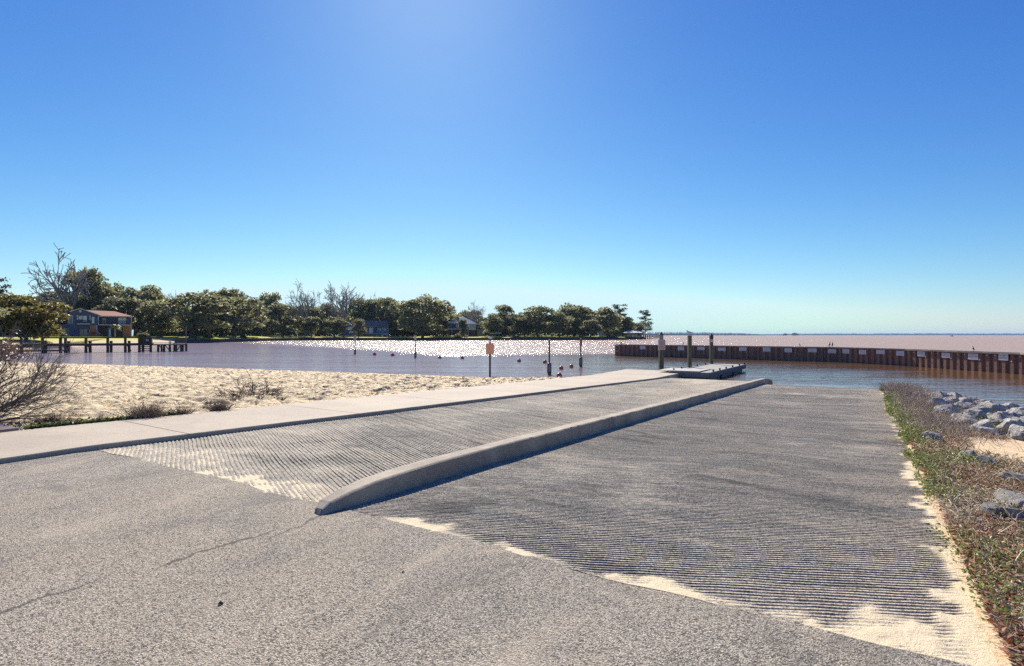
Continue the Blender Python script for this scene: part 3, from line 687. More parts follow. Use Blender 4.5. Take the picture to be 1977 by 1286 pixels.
for k in range(3600):
    px_ = 60 + 190 * rng.random() ** 1.0; u = 3.1 + (px_ - 60) / 200 * 2.6 + rng.normal(0, .03); v = float(vl(u)) - .02 - abs(rng.normal(0, .07)); P.append((u, v, float(zw(u)) - .02 + abs(rng.normal(0, .035))))
P = np.array(P); o = link('edge_weeds', leaf_quads('edge_weeds', to_w(P[:, 0], P[:, 1], P[:, 2]), rng.uniform(.02, .05, len(P)), m_leaf('edge weed leaves', (.10, .13, .04), (.20, .22, .07), (.45, .42, .30), trans=.3), .7))
tag(o, 'low green weeds along the sand side of the walkway next to the steel plate', 'weeds', kind='stuff')
dr = MB(); rb = random.Random(3)
pd = on(485, 774, -.28)
for k in range(34):
    d = Vector((rb.gauss(0, 1.0), rb.gauss(0, .5), rb.uniform(.02, .28))); branch(dr, Vector((rb.gauss(0, .15), rb.gauss(0, .12), .02)), d, rb.uniform(.4, .95), .014, 2, .7, .0, rb, 4, .005, 3)
o = dr.build('driftwood_tangle', TWD, loc=pd); tag(o, 'dark tangle of driftwood branches lying on the beach above the walkway', 'driftwood')
pb = on(425, 1168, 0); m = MB(); m.tube([(-.012, 0, .004), (0, .006, .012), (.014, .01, .004)], [.004, .011, .003], 6)
tag(m.build('pebble', plain('black pebble', (.02, .02, .02)), loc=pb), 'small black lump lying on the asphalt in the foreground', 'pebble')
m = MB(); m.tube([(-.006, 0, .003), (0, .004, .008), (.01, .004, .003)], [.003, .006, .002], 6)
tag(m.build('pebble', plain('black pebble', (.02, .02, .02)), loc=on(778, 1106, 0)), 'tiny black speck of grit on the asphalt left of the ramp joint', 'pebble')
exec_part3 = True
#@@PART3
# ------------------------------------------------------------------ sheet pile wall
WP = [(1188, 686.6), (1196, 686.9), (1330, 690.5), (1480, 695), (1616, 698.7), (1750, 706.5), (1977, 723), (2400, 765)]
wpts = [on(x, y, WZ) for x, y in WP]
cum = [0]
for a, b in zip(wpts, wpts[1:]): cum.append(cum[-1] + (b - a).length)
def wall_at(s):
    s = min(max(s, 0), cum[-1] - 1e-4)
    for i in range(len(cum) - 1):
        if s <= cum[i + 1]: break
    t = (wpts[i + 1] - wpts[i]).normalized(); return wpts[i] + t * (s - cum[i]), t, Vector((t.y, -t.x, 0)) * (1 if (t.y * -wpts[i].x + -t.x * -wpts[i].y) > 0 else -1)
def wall_s(px_):
    k = (px_ - CX) / FPX; best = min(np.arange(0, cum[-1], .02), key=lambda s: abs(wall_at(s)[0].x / wall_at(s)[0].y - k)); return float(best)
wall = thing('sheet_pile_wall', 'long rusty brown corrugated steel sheet pile wall curving across the water on the right', 'wall', wpts[0])
o0 = wpts[0]; PER = .58; V = []; F = []; s = 0; AMP = .15
fr = [(0, 0), (.10, 1), (.5, 1), (.60, 0)]
stn = []
while s < cum[-1]:
    for f, a in fr: stn.append((s + f * PER, a))
    s += PER
for i, (s, a) in enumerate(stn):
    p, t, nr = wall_at(s); q = p + nr * (a * AMP) - o0
    V += [(q.x, q.y, -.6), (q.x, q.y, 1.30)]
    if i: F.append((2 * i - 2, 2 * i, 2 * i + 1, 2 * i - 1))
V2_ = [(x - 0, y, z) for x, y, z in V]
me = mesh_np('sheet_piles', V, F, False); link('sheet_piles', me, MA['rust'], wall)
m = MB(); 
for i in range(len(wpts) - 1):
    a, b = wpts[i] - o0, wpts[i + 1] - o0; t = (b - a).normalized(); nr = wall_at(cum[i] + .01)[2]; c = nr * (AMP * .5)
    m.prism([a + c - nr * .15 + Vector((0, 0, 1.29)), a + c + nr * .15 + Vector((0, 0, 1.29)), a + c + nr * .15 + Vector((0, 0, 1.42)), a + c - nr * .15 + Vector((0, 0, 1.42))], b - a)
m.build('cap', plain('steel wall cap', (.42, .37, .31), (.28, .23, .19), 2, .7, .004), wall)
bm_ = MB(); bm_.lathe([(.001, -.03), (.045, -.03), (.045, .03), (.025, .05), (.001, .05)], 8); bolt = bm_.mesh('bolt'); bolt.materials.append(plain('galvanised bolt', (.62, .60, .56), (.45, .43, .40), 9, .5, .001))
SX = [1241.8, 1315.6, 1354.5, 1394.5, 1435.4, 1481, 1522.7, 1569, 1607, 1636, 1668, 1703, 1741, 1782, 1830, 1883, 1942]
SS = [wall_s(x) for x in SX]; s = wall_s(1205); e_ = wall_s(1990); nb = 0
while s < e_ and nb < 98:
    near = min(abs(s - q) for q in SS) < .3
    k = round((s) / PER) * PER; p, t, nr = wall_at(k + .3 * PER)
    b = link('bolt', bolt, None, wall); b.location = p - o0 + nr * (AMP + .01) + Vector((0, 0, .80 if near else 1.16)); b.rotation_euler = nr.to_track_quat('Z', 'Y').to_euler()
    s += PER if s > wall_s(1480) else PER * 1.5; nb += 1
white = plain('sign white', (.88, .86, .84), (.82, .80, .78), 3, .5, .0005); ink = plain('faded ink', (.30, .28, .30), (.38, .36, .37), 3, .6, 0); redink = plain('faded red ink', (.48, .12, .10), (.60, .25, .20), 6, .6, 0)
def sign_board(name, w_, h_, lines, bmat, imat, th=.012, seed=0):
    """board in the local XZ plane, facing -Y, centred; the lettering is too small to read in the photograph: rows of strokes"""
    r = random.Random(seed); b = MB(); b.box(-w_ / 2, w_ / 2, -th, 0, -h_ / 2, h_ / 2); t = MB()
    for i in range(lines):
        z = h_ * .5 - h_ * (i + .5 + .25) / (lines + .5); x = -w_ * .40 + r.uniform(0, .06) * w_; ph = h_ / (lines + 1) * .42
        while x < w_ * .38:
            ln = r.uniform(.05, .13) * w_; x1 = min(x + ln, w_ * .42); t.box(x, x1, -th - .003, -th, z - ph / 2, z + ph / 2); x = x1 + w_ * .022
    return b.mesh(name, False, .002), t.mesh('lettering')
sb, sl_ = sign_board('board', .76, .40, 3, white, ink, .01, 4); sb.materials.append(white); sl_.materials.append(ink)
ORD = ['first', 'second', 'third', 'fourth', 'fifth', 'sixth', 'seventh', 'eighth', 'ninth', 'tenth', 'eleventh', 'twelfth', 'thirteenth', 'fourteenth', 'fifteenth', 'sixteenth', 'seventeenth', 'eighteenth', 'nineteenth', 'twentieth']
for i, s in enumerate(SS):
    p, t, nr = wall_at(s)
    lb = 'white sign on the rusty sheet pile wall, ' + ('nearest the ring at its far end' if i == 0 else 'nearest the photo right edge' if i == len(SS) - 1 else ORD[i] + ' white sign from the left')
    g = thing('wall_sign', lb, 'sign', p + nr * (AMP + .015) + Vector((0, 0, 1.06)), math.atan2(nr.x, -nr.y), 'white signs along the sheet pile wall')
    rv = random.Random(i * 7 + 1); g.scale = (rv.uniform(.88, 1.1), 1, rv.uniform(.85, 1.08)); g.location.z += rv.uniform(-.04, .03); link('board', sb, None, g); link('lettering', sl_, None, g)
p, t, nr = wall_at(wall_s(1546.5)); g = thing('wall_sign', 'small faded red lettered sign on the rusty wall between two white ones', 'sign', p + nr * (AMP + .015) + Vector((0, 0, 1.08)), math.atan2(nr.x, -nr.y))
b1, b2 = sign_board('board', .42, .24, 2, None, None, .008, 9); b1.materials.append(plain('brown board', (.22, .13, .10), (.16, .10, .08))); b2.materials.append(redink); link('board', b1, None, g); link('lettering', b2, None, g)
# ring on the wall's end
p, t, nr = wall_at(.55); g = thing('wheel_ring', 'round pale ring with spokes hung on the left end of the sheet pile wall', 'ring', p + nr * .3 + Vector((0, 0, .92)), math.atan2(nr.x, -nr.y))
m = MB(); n = 24; m.tube([(math.cos(a) * .36, 0, math.sin(a) * .36) for a in np.linspace(0, 2 * math.pi, n + 1)], .05, 8, False)
m.build('rim', plain('pale ring', (.50, .48, .42), (.38, .36, .32)), g)
m = MB(); [m.bar((0, 0, 0), (math.cos(a) * .33, 0, math.sin(a) * .33), .04) for a in np.arange(0, 6.2, 1.047)]; m.lathe([(.001, -.03), (.09, -.03), (.09, .03), (.001, .03)], 10)
m.build('spokes', plain('ring spokes', (.30, .32, .33), (.2, .2, .2)), g)
m = MB(); m.tube([(0, 0, 0), (0, 0, .36)], .035, 6); p, t, nr = wall_at(.95)
tag(m.build('stub_post', plain('dark steel', (.05, .045, .04)), loc=p + Vector((0, 0, 1.40))), 'short dark stub post standing on the left end of the sheet pile wall', 'post')

# ------------------------------------------------------------------ posts, signs, buoys, birds
wood_g = m_wood('weathered green pile wood', (.10, .10, .062), (.17, .165, .11)); wood_d = m_wood('dark pier wood', (.045, .037, .028), (.12, .10, .075))
paint_d = plain('dark painted post', (.045, .035, .03), (.075, .06, .05), 5, .7, .001); sleeve_m = plain('dark pvc sleeve', (.06, .06, .065), (.10, .10, .11), 4, .5, .001)
silt = plain('silt stained pile', (.30, .22, .12), (.22, .16, .09), 4, .9, .003)
orange = plain('faded orange board', (.62, .30, .20), (.56, .37, .27), 4, .6, .0005); pinkb = plain('faded pink board', (.60, .42, .38), (.62, .52, .47), 4, .6, .0005)
def board_part(parent, w_, h_, z, mat, imat, lines, seed, y=-.05, rz=0, rim=None):
    b1, b2 = sign_board('sign_board', w_, h_, lines, mat, imat, .012, seed); b1.materials.append(mat); b2.materials.append(imat)
    b = link('sign_board', b1, None, parent, (0, y, z), rz); link('lettering', b2, None, b)
    if rim: m = MB(); t_ = .018; hw, hh = w_ / 2, h_ / 2; m.box(-hw - t_, hw + t_, .001, .02, -hh - t_, hh + t_); m.build('backing', rim, b)
    return b
# beach sign
Y = 31.6; p = at(946, 728, Y); g = thing('beach_sign', 'faded orange sign with red lettering on a dark square post in the beach sand', 'sign', p)
h = 71 / FPX * Y; m = MB(); m.box(-.055, .055, -.055, .055, -.4, h - .25); m.build('post', paint_d, g)
m = MB(); m.box(-.045, .045, -.045, .045, h - .25, h + .0); m.build('post_top', plain('pale post top', (.30, .33, .26), (.2, .22, .18)), g)
board_part(g, .43, .60, h - .50, orange, redink, 6, 21, -.07, 0, plain('dark sign rim', (.10, .05, .035)))
GULL = [(1, 1)]
def bird_mesh(kind):
    m = MB()
    if kind == 'gull':      # standing, body raked, head up, bill forward (+x)
        m.tube([(-.30, 0, .17), (-.22, 0, .175), (-.12, 0, .18), (0, 0, .19), (.09, 0, .22), (.14, 0, .27), (.17, 0, .315), (.215, 0, .325), (.235, 0, .32)], [.006, .022, .055, .075, .066, .042, .036, .032, .010], 10)
        m.tube([(.225, 0, .322), (.29, 0, .305)], [.012, .004], 6)
        for s in (-1, 1): m.tube([(.0, s * .03, .14), (.0, s * .03, .0)], .007, 5); m.box(-.01, .05, s * .03 - .02, s * .03 + .02, 0, .008)
    else:                   # cormorant: upright long neck, hooked bill
        m.tube([(-.22, 0, .10), (-.12, 0, .16), (-.04, 0, .24), (.02, 0, .34), (.04, 0, .44), (.03, 0, .54), (.05, 0, .61), (.10, 0, .635)], [.008, .04, .085, .085, .05, .03, .028, .022], 10)
        m.tube([(.10, 0, .635), (.19, 0, .65), (.20, 0, .635)], [.014, .007, .003], 6)
        for s in (-1, 1): m.tube([(-.02, s * .035, .18), (-.01, s * .035, 0)], .012, 5); m.box(-.02, .06, s * .035 - .025, s * .035 + .025, 0, .01)
    me = m.mesh('bird', True); return me
gm = bird_mesh('gull'); gm.materials.append(plain('gull plumage', (.62, .62, .60), (.36, .37, .38), 14, .8, 0))
cm = bird_mesh('corm'); cm.materials.append(plain('black plumage', (.02, .02, .022), (.045, .04, .038), 14, .6, 0))
def bird(me, loc, rz, s, lb):
    o = link('bird', me, None, None, loc, rz); o.scale = (s, s, s); return tag(o, lb, 'bird')
bird(gm, p + Vector((0, 0, h)), R(200), .8, 'grey and white gull perched on top of the orange beach sign')
# water posts:  px, top, base, sleeve top, board (top,bottom,w), kind
def water_post(px_, top, base, slv, lb, bd=None, rz=0):
    p = on(px_, base, WZ); Y = p.y; g = thing('marker_post', lb, 'post', p, 0, 'marker posts around the swimming area'); k = Y / FPX
    m = MB(); m.tube([(0, 0, -.8), (0, 0, (base - top) * k)], .05, 8); m.build('pole', paint_d, g)
    m = MB(); m.lathe([(.10, (base - slv) * k - .5), (.135, (base - slv) * k - .48), (.135, (base - slv) * k), (.10, (base - slv) * k + .01)], 14); zt = (base - slv) * k
    g2 = MB(); g2.lathe([(.12, .1), (.14, .12), (.14, zt), (.06, zt + .03)], 14); s_ = g2.build('sleeve', sleeve_m, g, True)
    t = MB(); z = zt - .08
    while z > .2: t.box(-.04, .04, -.146, -.139, z - .035, z); z -= .06
    t.build('lettering', plain('pale lettering', (.45, .43, .42)), s_)
    m = MB(); m.lathe([(.125, -.8), (.125, .13)], 12); m.build('pile', silt, g, True)
    if bd: board_part(g, bd[2] * k / max(.25, math.cos(rz)), (bd[1] - bd[0]) * k, (base - (bd[0] + bd[1]) / 2) * k, bd[3], redink, 4, int(px_), -.06, rz)
    m = MB(); m.lathe([(.07, 0), (.05, .05), (.001, .07)], 8); m.build('cap', plain('pale cap', (.6, .58, .55)), g, False, loc=(0, 0, (base - top) * k))
water_post(685.5, 648, 684.5, 674.5, 'thin marker post with a small pinkish sign, farthest left in the water', (648, 656.5, 4.5, pinkb), R(25))
water_post(802, 650, 690.5, 680, 'thin marker post with a small white sign, left of the beach sign', (650, 656.3, 3.2, white), R(40))
water_post(1060.5, 657, 724, 701.5, 'plain dark marker post with thick lettered sleeve, nearest the concrete walkway')
water_post(1121.3, 655, 708.5, 690, 'marker post with a narrow reddish sign turned side on, right of the plain one', (656, 667.3, 5, plain('dull red board', (.36, .17, .13), (.30, .16, .13))), R(35))
# piles by the dock
def pile(px_, Y, zb_, ztop_px, wpx, lb, cap='flat'):
    p = at(px_, HY, Y); p.z = zb_; g = thing('mooring_pile', lb, 'post', p, 0, 'wooden piles beside the floating dock'); zt = CAMH - (ztop_px - HY) * Y / FPX - zb_; w_ = wpx * Y / FPX
    m = MB(); m.box(-w_ / 2, w_ / 2, -w_ / 2, w_ / 2, -1.0, zt); m.build('timber', wood_g, g, False, .012)
    return g, zt, w_
g, zt, w_ = pile(1276.5, 37.3, WZ, 658, 8.2, 'thick square wooden pile with pinkish sign and pointed cap at the walkway end')
m = MB(); m.box(-w_ * .42, w_ * .42, -w_ * .42, w_ * .42, zt, zt + .42); m.build('lantern_box', plain('mottled metal', (.42, .40, .36), (.16, .15, .14), 14, .5), g, False, .01)
m = MB(); q = w_ * .5; m.add([(-q, -q, zt + .42), (q, -q, zt + .42), (q, q, zt + .42), (-q, q, zt + .42), (0, 0, zt + .62)], [(3, 2, 1, 0), (0, 1, 4), (1, 2, 4), (2, 3, 4), (3, 0, 4)]); m.build('cap', plain('dark cap', (.10, .06, .045)), g)
board_part(g, .47, .66, zt - .27, pinkb, redink, 7, 33, -w_ / 2 - .01, 0, white)
g, zt, w_ = pile(1331.5, 35.6, -.6, 648.5, 6.6, 'plain square wooden pile with pale top at the middle of the floating dock'); pA = g.location + Vector((0, 0, zt + .04))
m = MB(); m.box(-w_ * .55, w_ * .55, -w_ * .55, w_ * .55, zt, zt + .05); m.build('cap', plain('pale cap', (.6, .58, .55)), g)
bird(gm, pA + Vector((0, 0, .01)), R(165), .9, 'white gull on the pale top of the middle wooden pile')
g, zt, w_ = pile(1373.3, 39.6, -.6, 650, 5.6, 'wooden pile with dark top and tiny white number plate, far end of the dock')
m = MB(); m.box(-w_ * .53, w_ * .53, -w_ * .53, w_ * .53, zt - .12, zt + .08); q = w_ * .5; m.add([(-q, -q, zt + .08), (q, -q, zt + .08), (q, q, zt + .08), (-q, q, zt + .08), (0, 0, zt + .25)], [(3, 2, 1, 0), (0, 1, 4), (1, 2, 4), (2, 3, 4), (3, 0, 4)]); m.build('cap', plain('dark cap', (.10, .06, .045)), g)
m = MB(); m.box(-.09, .06, -.012, 0, -.10, .10); b = m.build('number_plate', white, g, loc=(0, -w_ / 2 - .002, zt - .30)); m = MB(); m.box(-.05, .0, -.016, -.012, -.05, .05); m.build('lettering', ink, b)
# floating dock
al = plain('grey aluminium', (.46, .46, .46), (.36, .36, .37), 4, .45, .001, 60, metal=.6); deckm = plain('grey dock deck', (.30, .29, .27), (.23, .225, .215), 3, .8, .003, 80, (1, 8, 1)); fl = plain('dark float tub', (.05, .055, .07), (.09, .10, .13), 3, .45, .002); sidem = plain('dock side timber', (.10, .11, .14), (.17, .18, .20), 7, .8, .01, 20)
g = thing('floating_dock', 'grey floating dock with dark floats running out from the walkway end', 'dock', W(31, -8.5, -.5), -A)
L0, L1, HWd = .1, 10.6, 1.12
for i in range(3):
    a, b = L0 + i * 3.5 + .02, L0 + (i + 1) * 3.5 - .02
    m = MB(); m.box(-HWd + .08, HWd - .08, a, b, -.04, .0); m.build('deck_panel', deckm, g)
    m = MB(); m.box(-HWd * .86, HWd * .86, a + .25, b - .25, -.55, -.26); m.build('float', fl, g, False, .06)
for s in (-1, 1):
    m = MB(); m.box(s * HWd - .04, s * HWd + .04, L0, L1, -.02, .035); m.build('edge_rail', al, g, False, .006)
    m = MB(); m.box(s * HWd - .03, s * HWd + .03, L0, L1, -.27, -.025); m.build('side_board', sidem, g)
for yy in (L0 - .04, L1 + .045):
    m = MB(); m.box(-HWd, HWd, yy - .035, yy + .035, -.27, .02); m.build('end_board', sidem, g)
m = MB(); m.lathe([(.06, 0), (.045, .05), (.045, .09), (.07, .11), (.001, .12)], 8); cl_ = m.mesh('cleat'); cl_.materials.append(plain('black cleat', (.02, .02, .02)))
for s in (-1, 1):
    for yy in (1.0, 2.6, 4.3, 6.2, 8.4, 10.2): link('cleat', cl_, None, g, (s * (HWd - .0), yy, .035))
gp = MB(); gp.box(-1.3, 1.05, .02, 2.6, 0, .02); g2 = thing('gangway_plate', 'bright metal plate bridging the walkway end to the floating dock', 'ramp plate', W(31.3, -9.05, -.46), -A)
gp.build('plate', plain('bright plate', (.42, .40, .36), (.36, .34, .31), 4, .5, .001), g2)
# buoys
m = MB(); m.lathe([(.001, -.16), (.09, -.145), (.15, -.07), (.17, .0), (.15, .08), (.09, .14), (.03, .165), (.03, .20), (.001, .205)], 16); bm1 = m.mesh('float_body', True); bm1.materials.append(plain('dull red float', (.55, .06, .035), (.38, .05, .03), 5, .45, .001))
m = MB(); m.lathe([(.171, -.02), (.176, .0), (.171, .02)], 16); bm2 = m.mesh('band', True); bm2.materials.append(plain('float band', (.55, .5, .46)))
BL = [(723, 686, .24, 'dark red buoy farthest left, beside the pink signed post'), (758, 687.5, .24, 'dark red buoy second from the left, before the white signed post'), (849, 692, .2, 'dark buoy just left of the beach sign'),
      (892.5, 693, .2, 'dark buoy behind the beach sign, to its left'), (1002, 698.5, .2, 'red buoy to the right of the beach sign'), (1052, 701, .2, 'red buoy touching the left side of the plain marker post'),
      (1083.5, 713, .17, 'round red buoy right of the plain marker post, middle of three'), (1103, 709.5, .17, 'red buoy nearest the red signed post'), (1079.7, 728, .175, 'red buoy nearest the shore, by the walkway')]
for px_, py_, r, lb in BL:
    g = thing('buoy', lb, 'buoy', on(px_, py_, WZ) + Vector((0, 0, .09)), random.uniform(0, 6), 'red floats marking the swimming area'); g.scale = (r / .17,) * 3; g.rotation_euler = (.2, .1, 1)
    link('float_body', bm1, None, g); link('band', bm2, None, g)
# birds on the wall
for px_, kind, rz, s, lb in ((1319.5, gm, 0, .55, 'small dark bird on the wall left of the middle wooden pile'), (1544.5, cm, 180, .5, 'small dark bird on the wall above the red lettered sign'),
                              (1602, cm, 10, .75, 'black bird perched on the wall, left one of the pair'), (1607.5, cm, 35, .75, 'black bird perched on the wall, right one of the pair'), (1881, cm, 180, .55, 'hunched black bird alone on the wall near the photo right edge'), (1199, cm, 0, .5, 'small black bird above the ring at the left end of the wall')):
    p, t, nr = wall_at(wall_s(px_)); bird(cm, p + nr * .07 + Vector((0, 0, 1.42)), R(rz), s, lb)
#@@PART4
# ------------------------------------------------------------------ far shore: land, bulkhead
SP = [(-500, 720), (-200, 695), (0, 681), (60, 676), (130, 670), (250, 666.5), (330, 663.8), (400, 661.5), (480, 659.6), (520, 658.2), (600, 657.2), (800, 657), (1000, 656.8), (1130, 656.6), (1200, 656), (1245, 654.8)]
shp = [on(x, y, WZ) for x, y in SP]
sx = np.array([p.x for p in shp]); sy = np.array([p.y for p in shp])
px_s = np.interp(np.linspace(0, 1, 160), np.linspace(0, 1, len(SP)), [a for a, b in SP]); py_s = np.interp(px_s, [a for a, b in SP], [b for a, b in SP])
SPx = np.array([[on(a, b, WZ).x, on(a, b, WZ).y] for a, b in zip(px_s, py_s)])
off = np.array([-6, 0, 1.2, 8, 18, 40, 90, 300.]); blend = sst(330, 350, px_s)
zbch = np.array([-1.6, -.97, -.85, -.45, .0, .75, 1.1, 1.3]); zblk = np.array([-1.6, -1.5, .15, .42, .80, 1.0, 1.15, 1.3])
XX = SPx[:, 0][None] + off[:, None] * (.0 + SPx[:, 0] / SPx[:, 1])[None] * .6; YY = SPx[:, 1][None] + off[:, None]; ZZ = zbch[:, None] * (1 - blend) + zblk[:, None] * blend
ZZ = ZZ + .1 * (fbm(XX * .1, YY * .1, 5) - .5) * (off[:, None] > 10)
def m_lawn():
    t = NT('far lawn'); v = t.map(); n = t.noise(v, .12, 4, .6); f = t.noise(v, 2, 4, .7)
    c = t.mix(t.ramp(n, .35, .6), (.48, .46, .09), (.36, .38, .08)); c = t.mix(t.math('MULTIPLY', t.ramp(n, .60, .72), .7), c, (.33, .27, .15)); c = t.mix(t.math('MULTIPLY', t.ramp(f, .45, .3), .5), c, (.09, .10, .03))
    c = t.mix(t.attr('sand'), c, t.mix(t.ramp(f, .4, .6), (.60, .50, .38), (.42, .31, .20))); return t.pr(c, .95, None, .1)
sa = (1 - blend)[None] * sst(30, 14, off)[:, None]
tag(link('far_land', grid_mesh('far_land', XX, YY, ZZ, True, {'sand': sa}), m_lawn()), kind='structure')
bk = thing('bulkhead', 'long dark timber bulkhead holding the lawns along the far shore', 'bulkhead', (SPx[60, 0], SPx[60, 1], WZ))
b0 = bk.location; V = []; F = []; k = 0
idx = [i for i in range(160) if px_s[i] >= 338]
for i in idx:
    x, y = SPx[i]; zt = .26; V += [(x - b0.x, y - .1 - b0.y, -.6), (x - b0.x, y - .1 - b0.y, zt - WZ), (x - b0.x, y + .35 - b0.y, zt - WZ), (x - b0.x, y + .35 - b0.y, -.6)]
    if k: b = 4 * k; F += [(b - 4, b, b + 1, b - 3), (b - 3, b + 1, b + 2, b - 2), (b - 2, b + 2, b + 3, b - 1)]
    k += 1
F.append((4 * k - 4, 4 * k - 3, 4 * k - 2, 4 * k - 1)); link('wall_face', mesh_np('wall_face', V, F, False), m_wood('bulkhead timber', (.035, .033, .035), (.075, .066, .06), .3), bk)
m = MB()
for i in idx[::2][:96]:
    x, y = SPx[i]; m2 = MB(); m2.box(-.13, .13, -.13, .13, -.5, 1.32); o = m2.build('pile_post', wood_d, bk, loc=(x - b0.x, y - .25 - b0.y, 0))
def zland(x, y):
    k = x / y; px_ = k * FPX + CX; i = int(np.argmin(np.abs(px_s - px_))); d = y - SPx[i, 1]
    return float(np.interp(d, off, zbch * (1 - blend[i]) + zblk * blend[i]))
def yshore(px_): return on(px_, float(np.interp(px_, [a for a, b in SP], [b for a, b in SP])), WZ).y

# ------------------------------------------------------------------ trees
OAK = m_leaf('oak leaves', (.18, .19, .085), (.30, .30, .14), (.54, .49, .31), rough=.5, spec=.4, trans=.55)
OAKY = m_leaf('yellow oak leaves', (.16, .155, .03), (.25, .20, .045), (.40, .28, .09), rough=.5, trans=.42)
OAKG = m_leaf('grey green leaves', (.17, .175, .09), (.28, .27, .14), (.52, .47, .31), rough=.5, trans=.55)
PINE = m_leaf('pine needles', (.055, .07, .04), (.10, .115, .06), (.20, .19, .12), rough=.5, trans=.3)
BARK = plain('bark', (.075, .062, .052), (.13, .11, .095), 3, .9, .01, 20); BARKG = plain('grey bark', (.42, .38, .34), (.32, .29, .26), 2, .9, .004, 20)
def oak_variant(seed, nlobe=30, nleaf=3400, tall=.5, mat=OAK):
    r = np.random.default_rng(seed); rp = random.Random(seed)
    lobes = []
    for i in range(nlobe):
        a = r.uniform(0, 6.28); ph = r.random(); rad = .40 * math.sqrt(r.uniform(.02, 1)); z = .17 + .71 * ph
        env = math.sqrt(max(0, 1 - ((z - .42) / .52) ** 2)) if z > .42 else 1 - (.42 - z) * 1.0
        lobes.append((math.cos(a) * rad * env, math.sin(a) * rad * env, z, r.uniform(.09, .17) * (1.15 - .4 * abs(z - .5))))
    C = []
    for x, y, z, q in lobes:
        n = int(nleaf / nlobe * (q / .13) ** 2); d = r.normal(0, 1, (n, 3)); d /= np.linalg.norm(d, axis=1, keepdims=True); d[:, 2] = np.where(d[:, 2] < -.35, -d[:, 2] * .5, d[:, 2])
        rr_ = q * (1 + r.normal(0, .13, (n, 1))); C.append(np.array([x, y, z]) + d * rr_ * np.array([1.05, 1.05, .72]))
    C = np.concatenate(C); me = leaf_quads('crown', C, r.uniform(.026, .058, len(C)), mat, .8, 1.25)
    m = MB(); top = Vector((0, 0, .34)); m.tube([(0, 0, -.06), (.004, 0, .02), (-.006, .004, .14), (.0, 0, .34)], [.042, .030, .024, .019], 8)
    for x, y, z, q in lobes[:16]:
        s = Vector((0, 0, rp.uniform(.13, .32))); e = Vector((x, y, z)); m.tube([s, s.lerp(e, .45) + Vector((rp.gauss(0, .01), rp.gauss(0, .01), .03)), e], [.014, .009, .004], 5, False)
    t = m.mesh('trunk', True); t.materials.append(BARK); return me, t
OV = [oak_variant(500 + i, 26 + 3 * i) for i in range(6)]; OYV = oak_variant(520, 34, 5200, mat=OAKY); OGV = [oak_variant(530 + i, 28, 3600, mat=OAKG) for i in range(3)]
def bare_variant(seed, depth=5):
    r = random.Random(seed); m = MB(); lean = Vector((r.gauss(0, .06), 0, 1))
    m.tube([(0, 0, -.05), (0, 0, .12), lean * .26], [.030, .022, .019], 7, False)
    for k in range(9):
        a = k * 6.28 / 9 * 2 + r.uniform(-.3, .3); sp_r = r.uniform(.1, 1.15); d = Vector((math.cos(a) * sp_r, math.sin(a) * sp_r, 1)); st_ = lean * r.uniform(.16, .27)
        branch(m, st_, d, r.uniform(.34, .44), .019, 3, .62, .12, r, 4, .0032, 3)
    me = m.mesh('branches'); me.materials.append(BARKG); return me
BV = [bare_variant(700 + i) for i in range(3)]
def pine_variant(seed, leanx=0):
    r = random.Random(seed); rg = np.random.default_rng(seed); m = MB(); m.tube([(0, 0, -.03), (.0, 0, .4), (.01 + leanx * .5, 0, .75), (leanx, 0, .97)], [.02, .016, .011, .004], 7, False); C = []
    z = .16
    while z < .99:
        a = r.uniform(0, 6.28); L = (.20 * (1 - abs(z - .45) * .9) + .05) * r.uniform(.6, 1.25); e = Vector((math.cos(a) * L + leanx * z, math.sin(a) * L, z + r.uniform(-.01, .04)))
        m.tube([(leanx * z * .8, 0, z - .015), e], [.006, .002], 4, False); n = 70
        c = np.array(e) + rg.normal(0, 1, (n, 3)) * np.array([.055, .055, .018]); C.append(c); C.append(np.array(e) * np.array([.5, .5, 1]) + rg.normal(0, 1, (20, 3)) * np.array([.03, .03, .012])); z += r.uniform(.016, .034)
    C = np.concatenate(C); t = m.mesh('trunk', True); t.materials.append(BARK); return leaf_quads('crown', C, rg.uniform(.02, .04, len(C)), PINE, .35, 1.4), t
PV = [pine_variant(801, .03), pine_variant(802, -.02), pine_variant(803, .0)]
_ex = {}
def ext(me):
    if me.name not in _ex:
        c = np.zeros(len(me.vertices) * 3, np.float32); me.vertices.foreach_get('co', c); c = c.reshape(-1, 3)
        _ex[me.name] = (float(np.percentile(np.abs(c[:, 0]), 99) + np.percentile(np.abs(c[:, 1]), 99)), float(np.percentile(c[:, 2], 99.6)))
    return _ex[me.name]
def tree(kind, px_, top, hw, dy, lb, v=0, nm=None, dep=1.0, group='trees along the far shore'):
    Y = yshore(min(px_, 1240)) + dy; Y = max(Y, 172 + dy * .6) if (px_ < 330 and dy > 25) else Y; x = (px_ - CX) / FPX * Y; z0 = zland(x, Y) - .1; H = CAMH - (top - HY) / FPX * Y - z0; wd = 2 * hw * Y / FPX
    nm = nm or {'oak': 'oak_tree', 'yoak': 'oak_tree', 'goak': 'oak_tree', 'bare': 'bare_tree', 'pine': 'pine_tree'}[kind]
    cat = 'tree'
    g = thing(nm, lb, cat, (x, Y, z0), random.uniform(0, 6.28) if kind != 'pine' else 0, group)
    if kind == 'bare':
        bx, bz = ext(BV[v % 3]); g.scale = (wd / bx, wd / bx * dep, H / bz); link('branches', BV[v % 3], None, g)
    else:
        me, t = {'oak': lambda: OV[v % 6], 'yoak': lambda: OYV, 'goak': lambda: OGV[v % 3], 'pine': lambda: PV[v % 3]}[kind]()
        bx, bz = ext(me); g.scale = (wd / bx, wd / bx * dep, H / bz); link('crown', me, None, g); link('trunk', t, None, g)
    return g
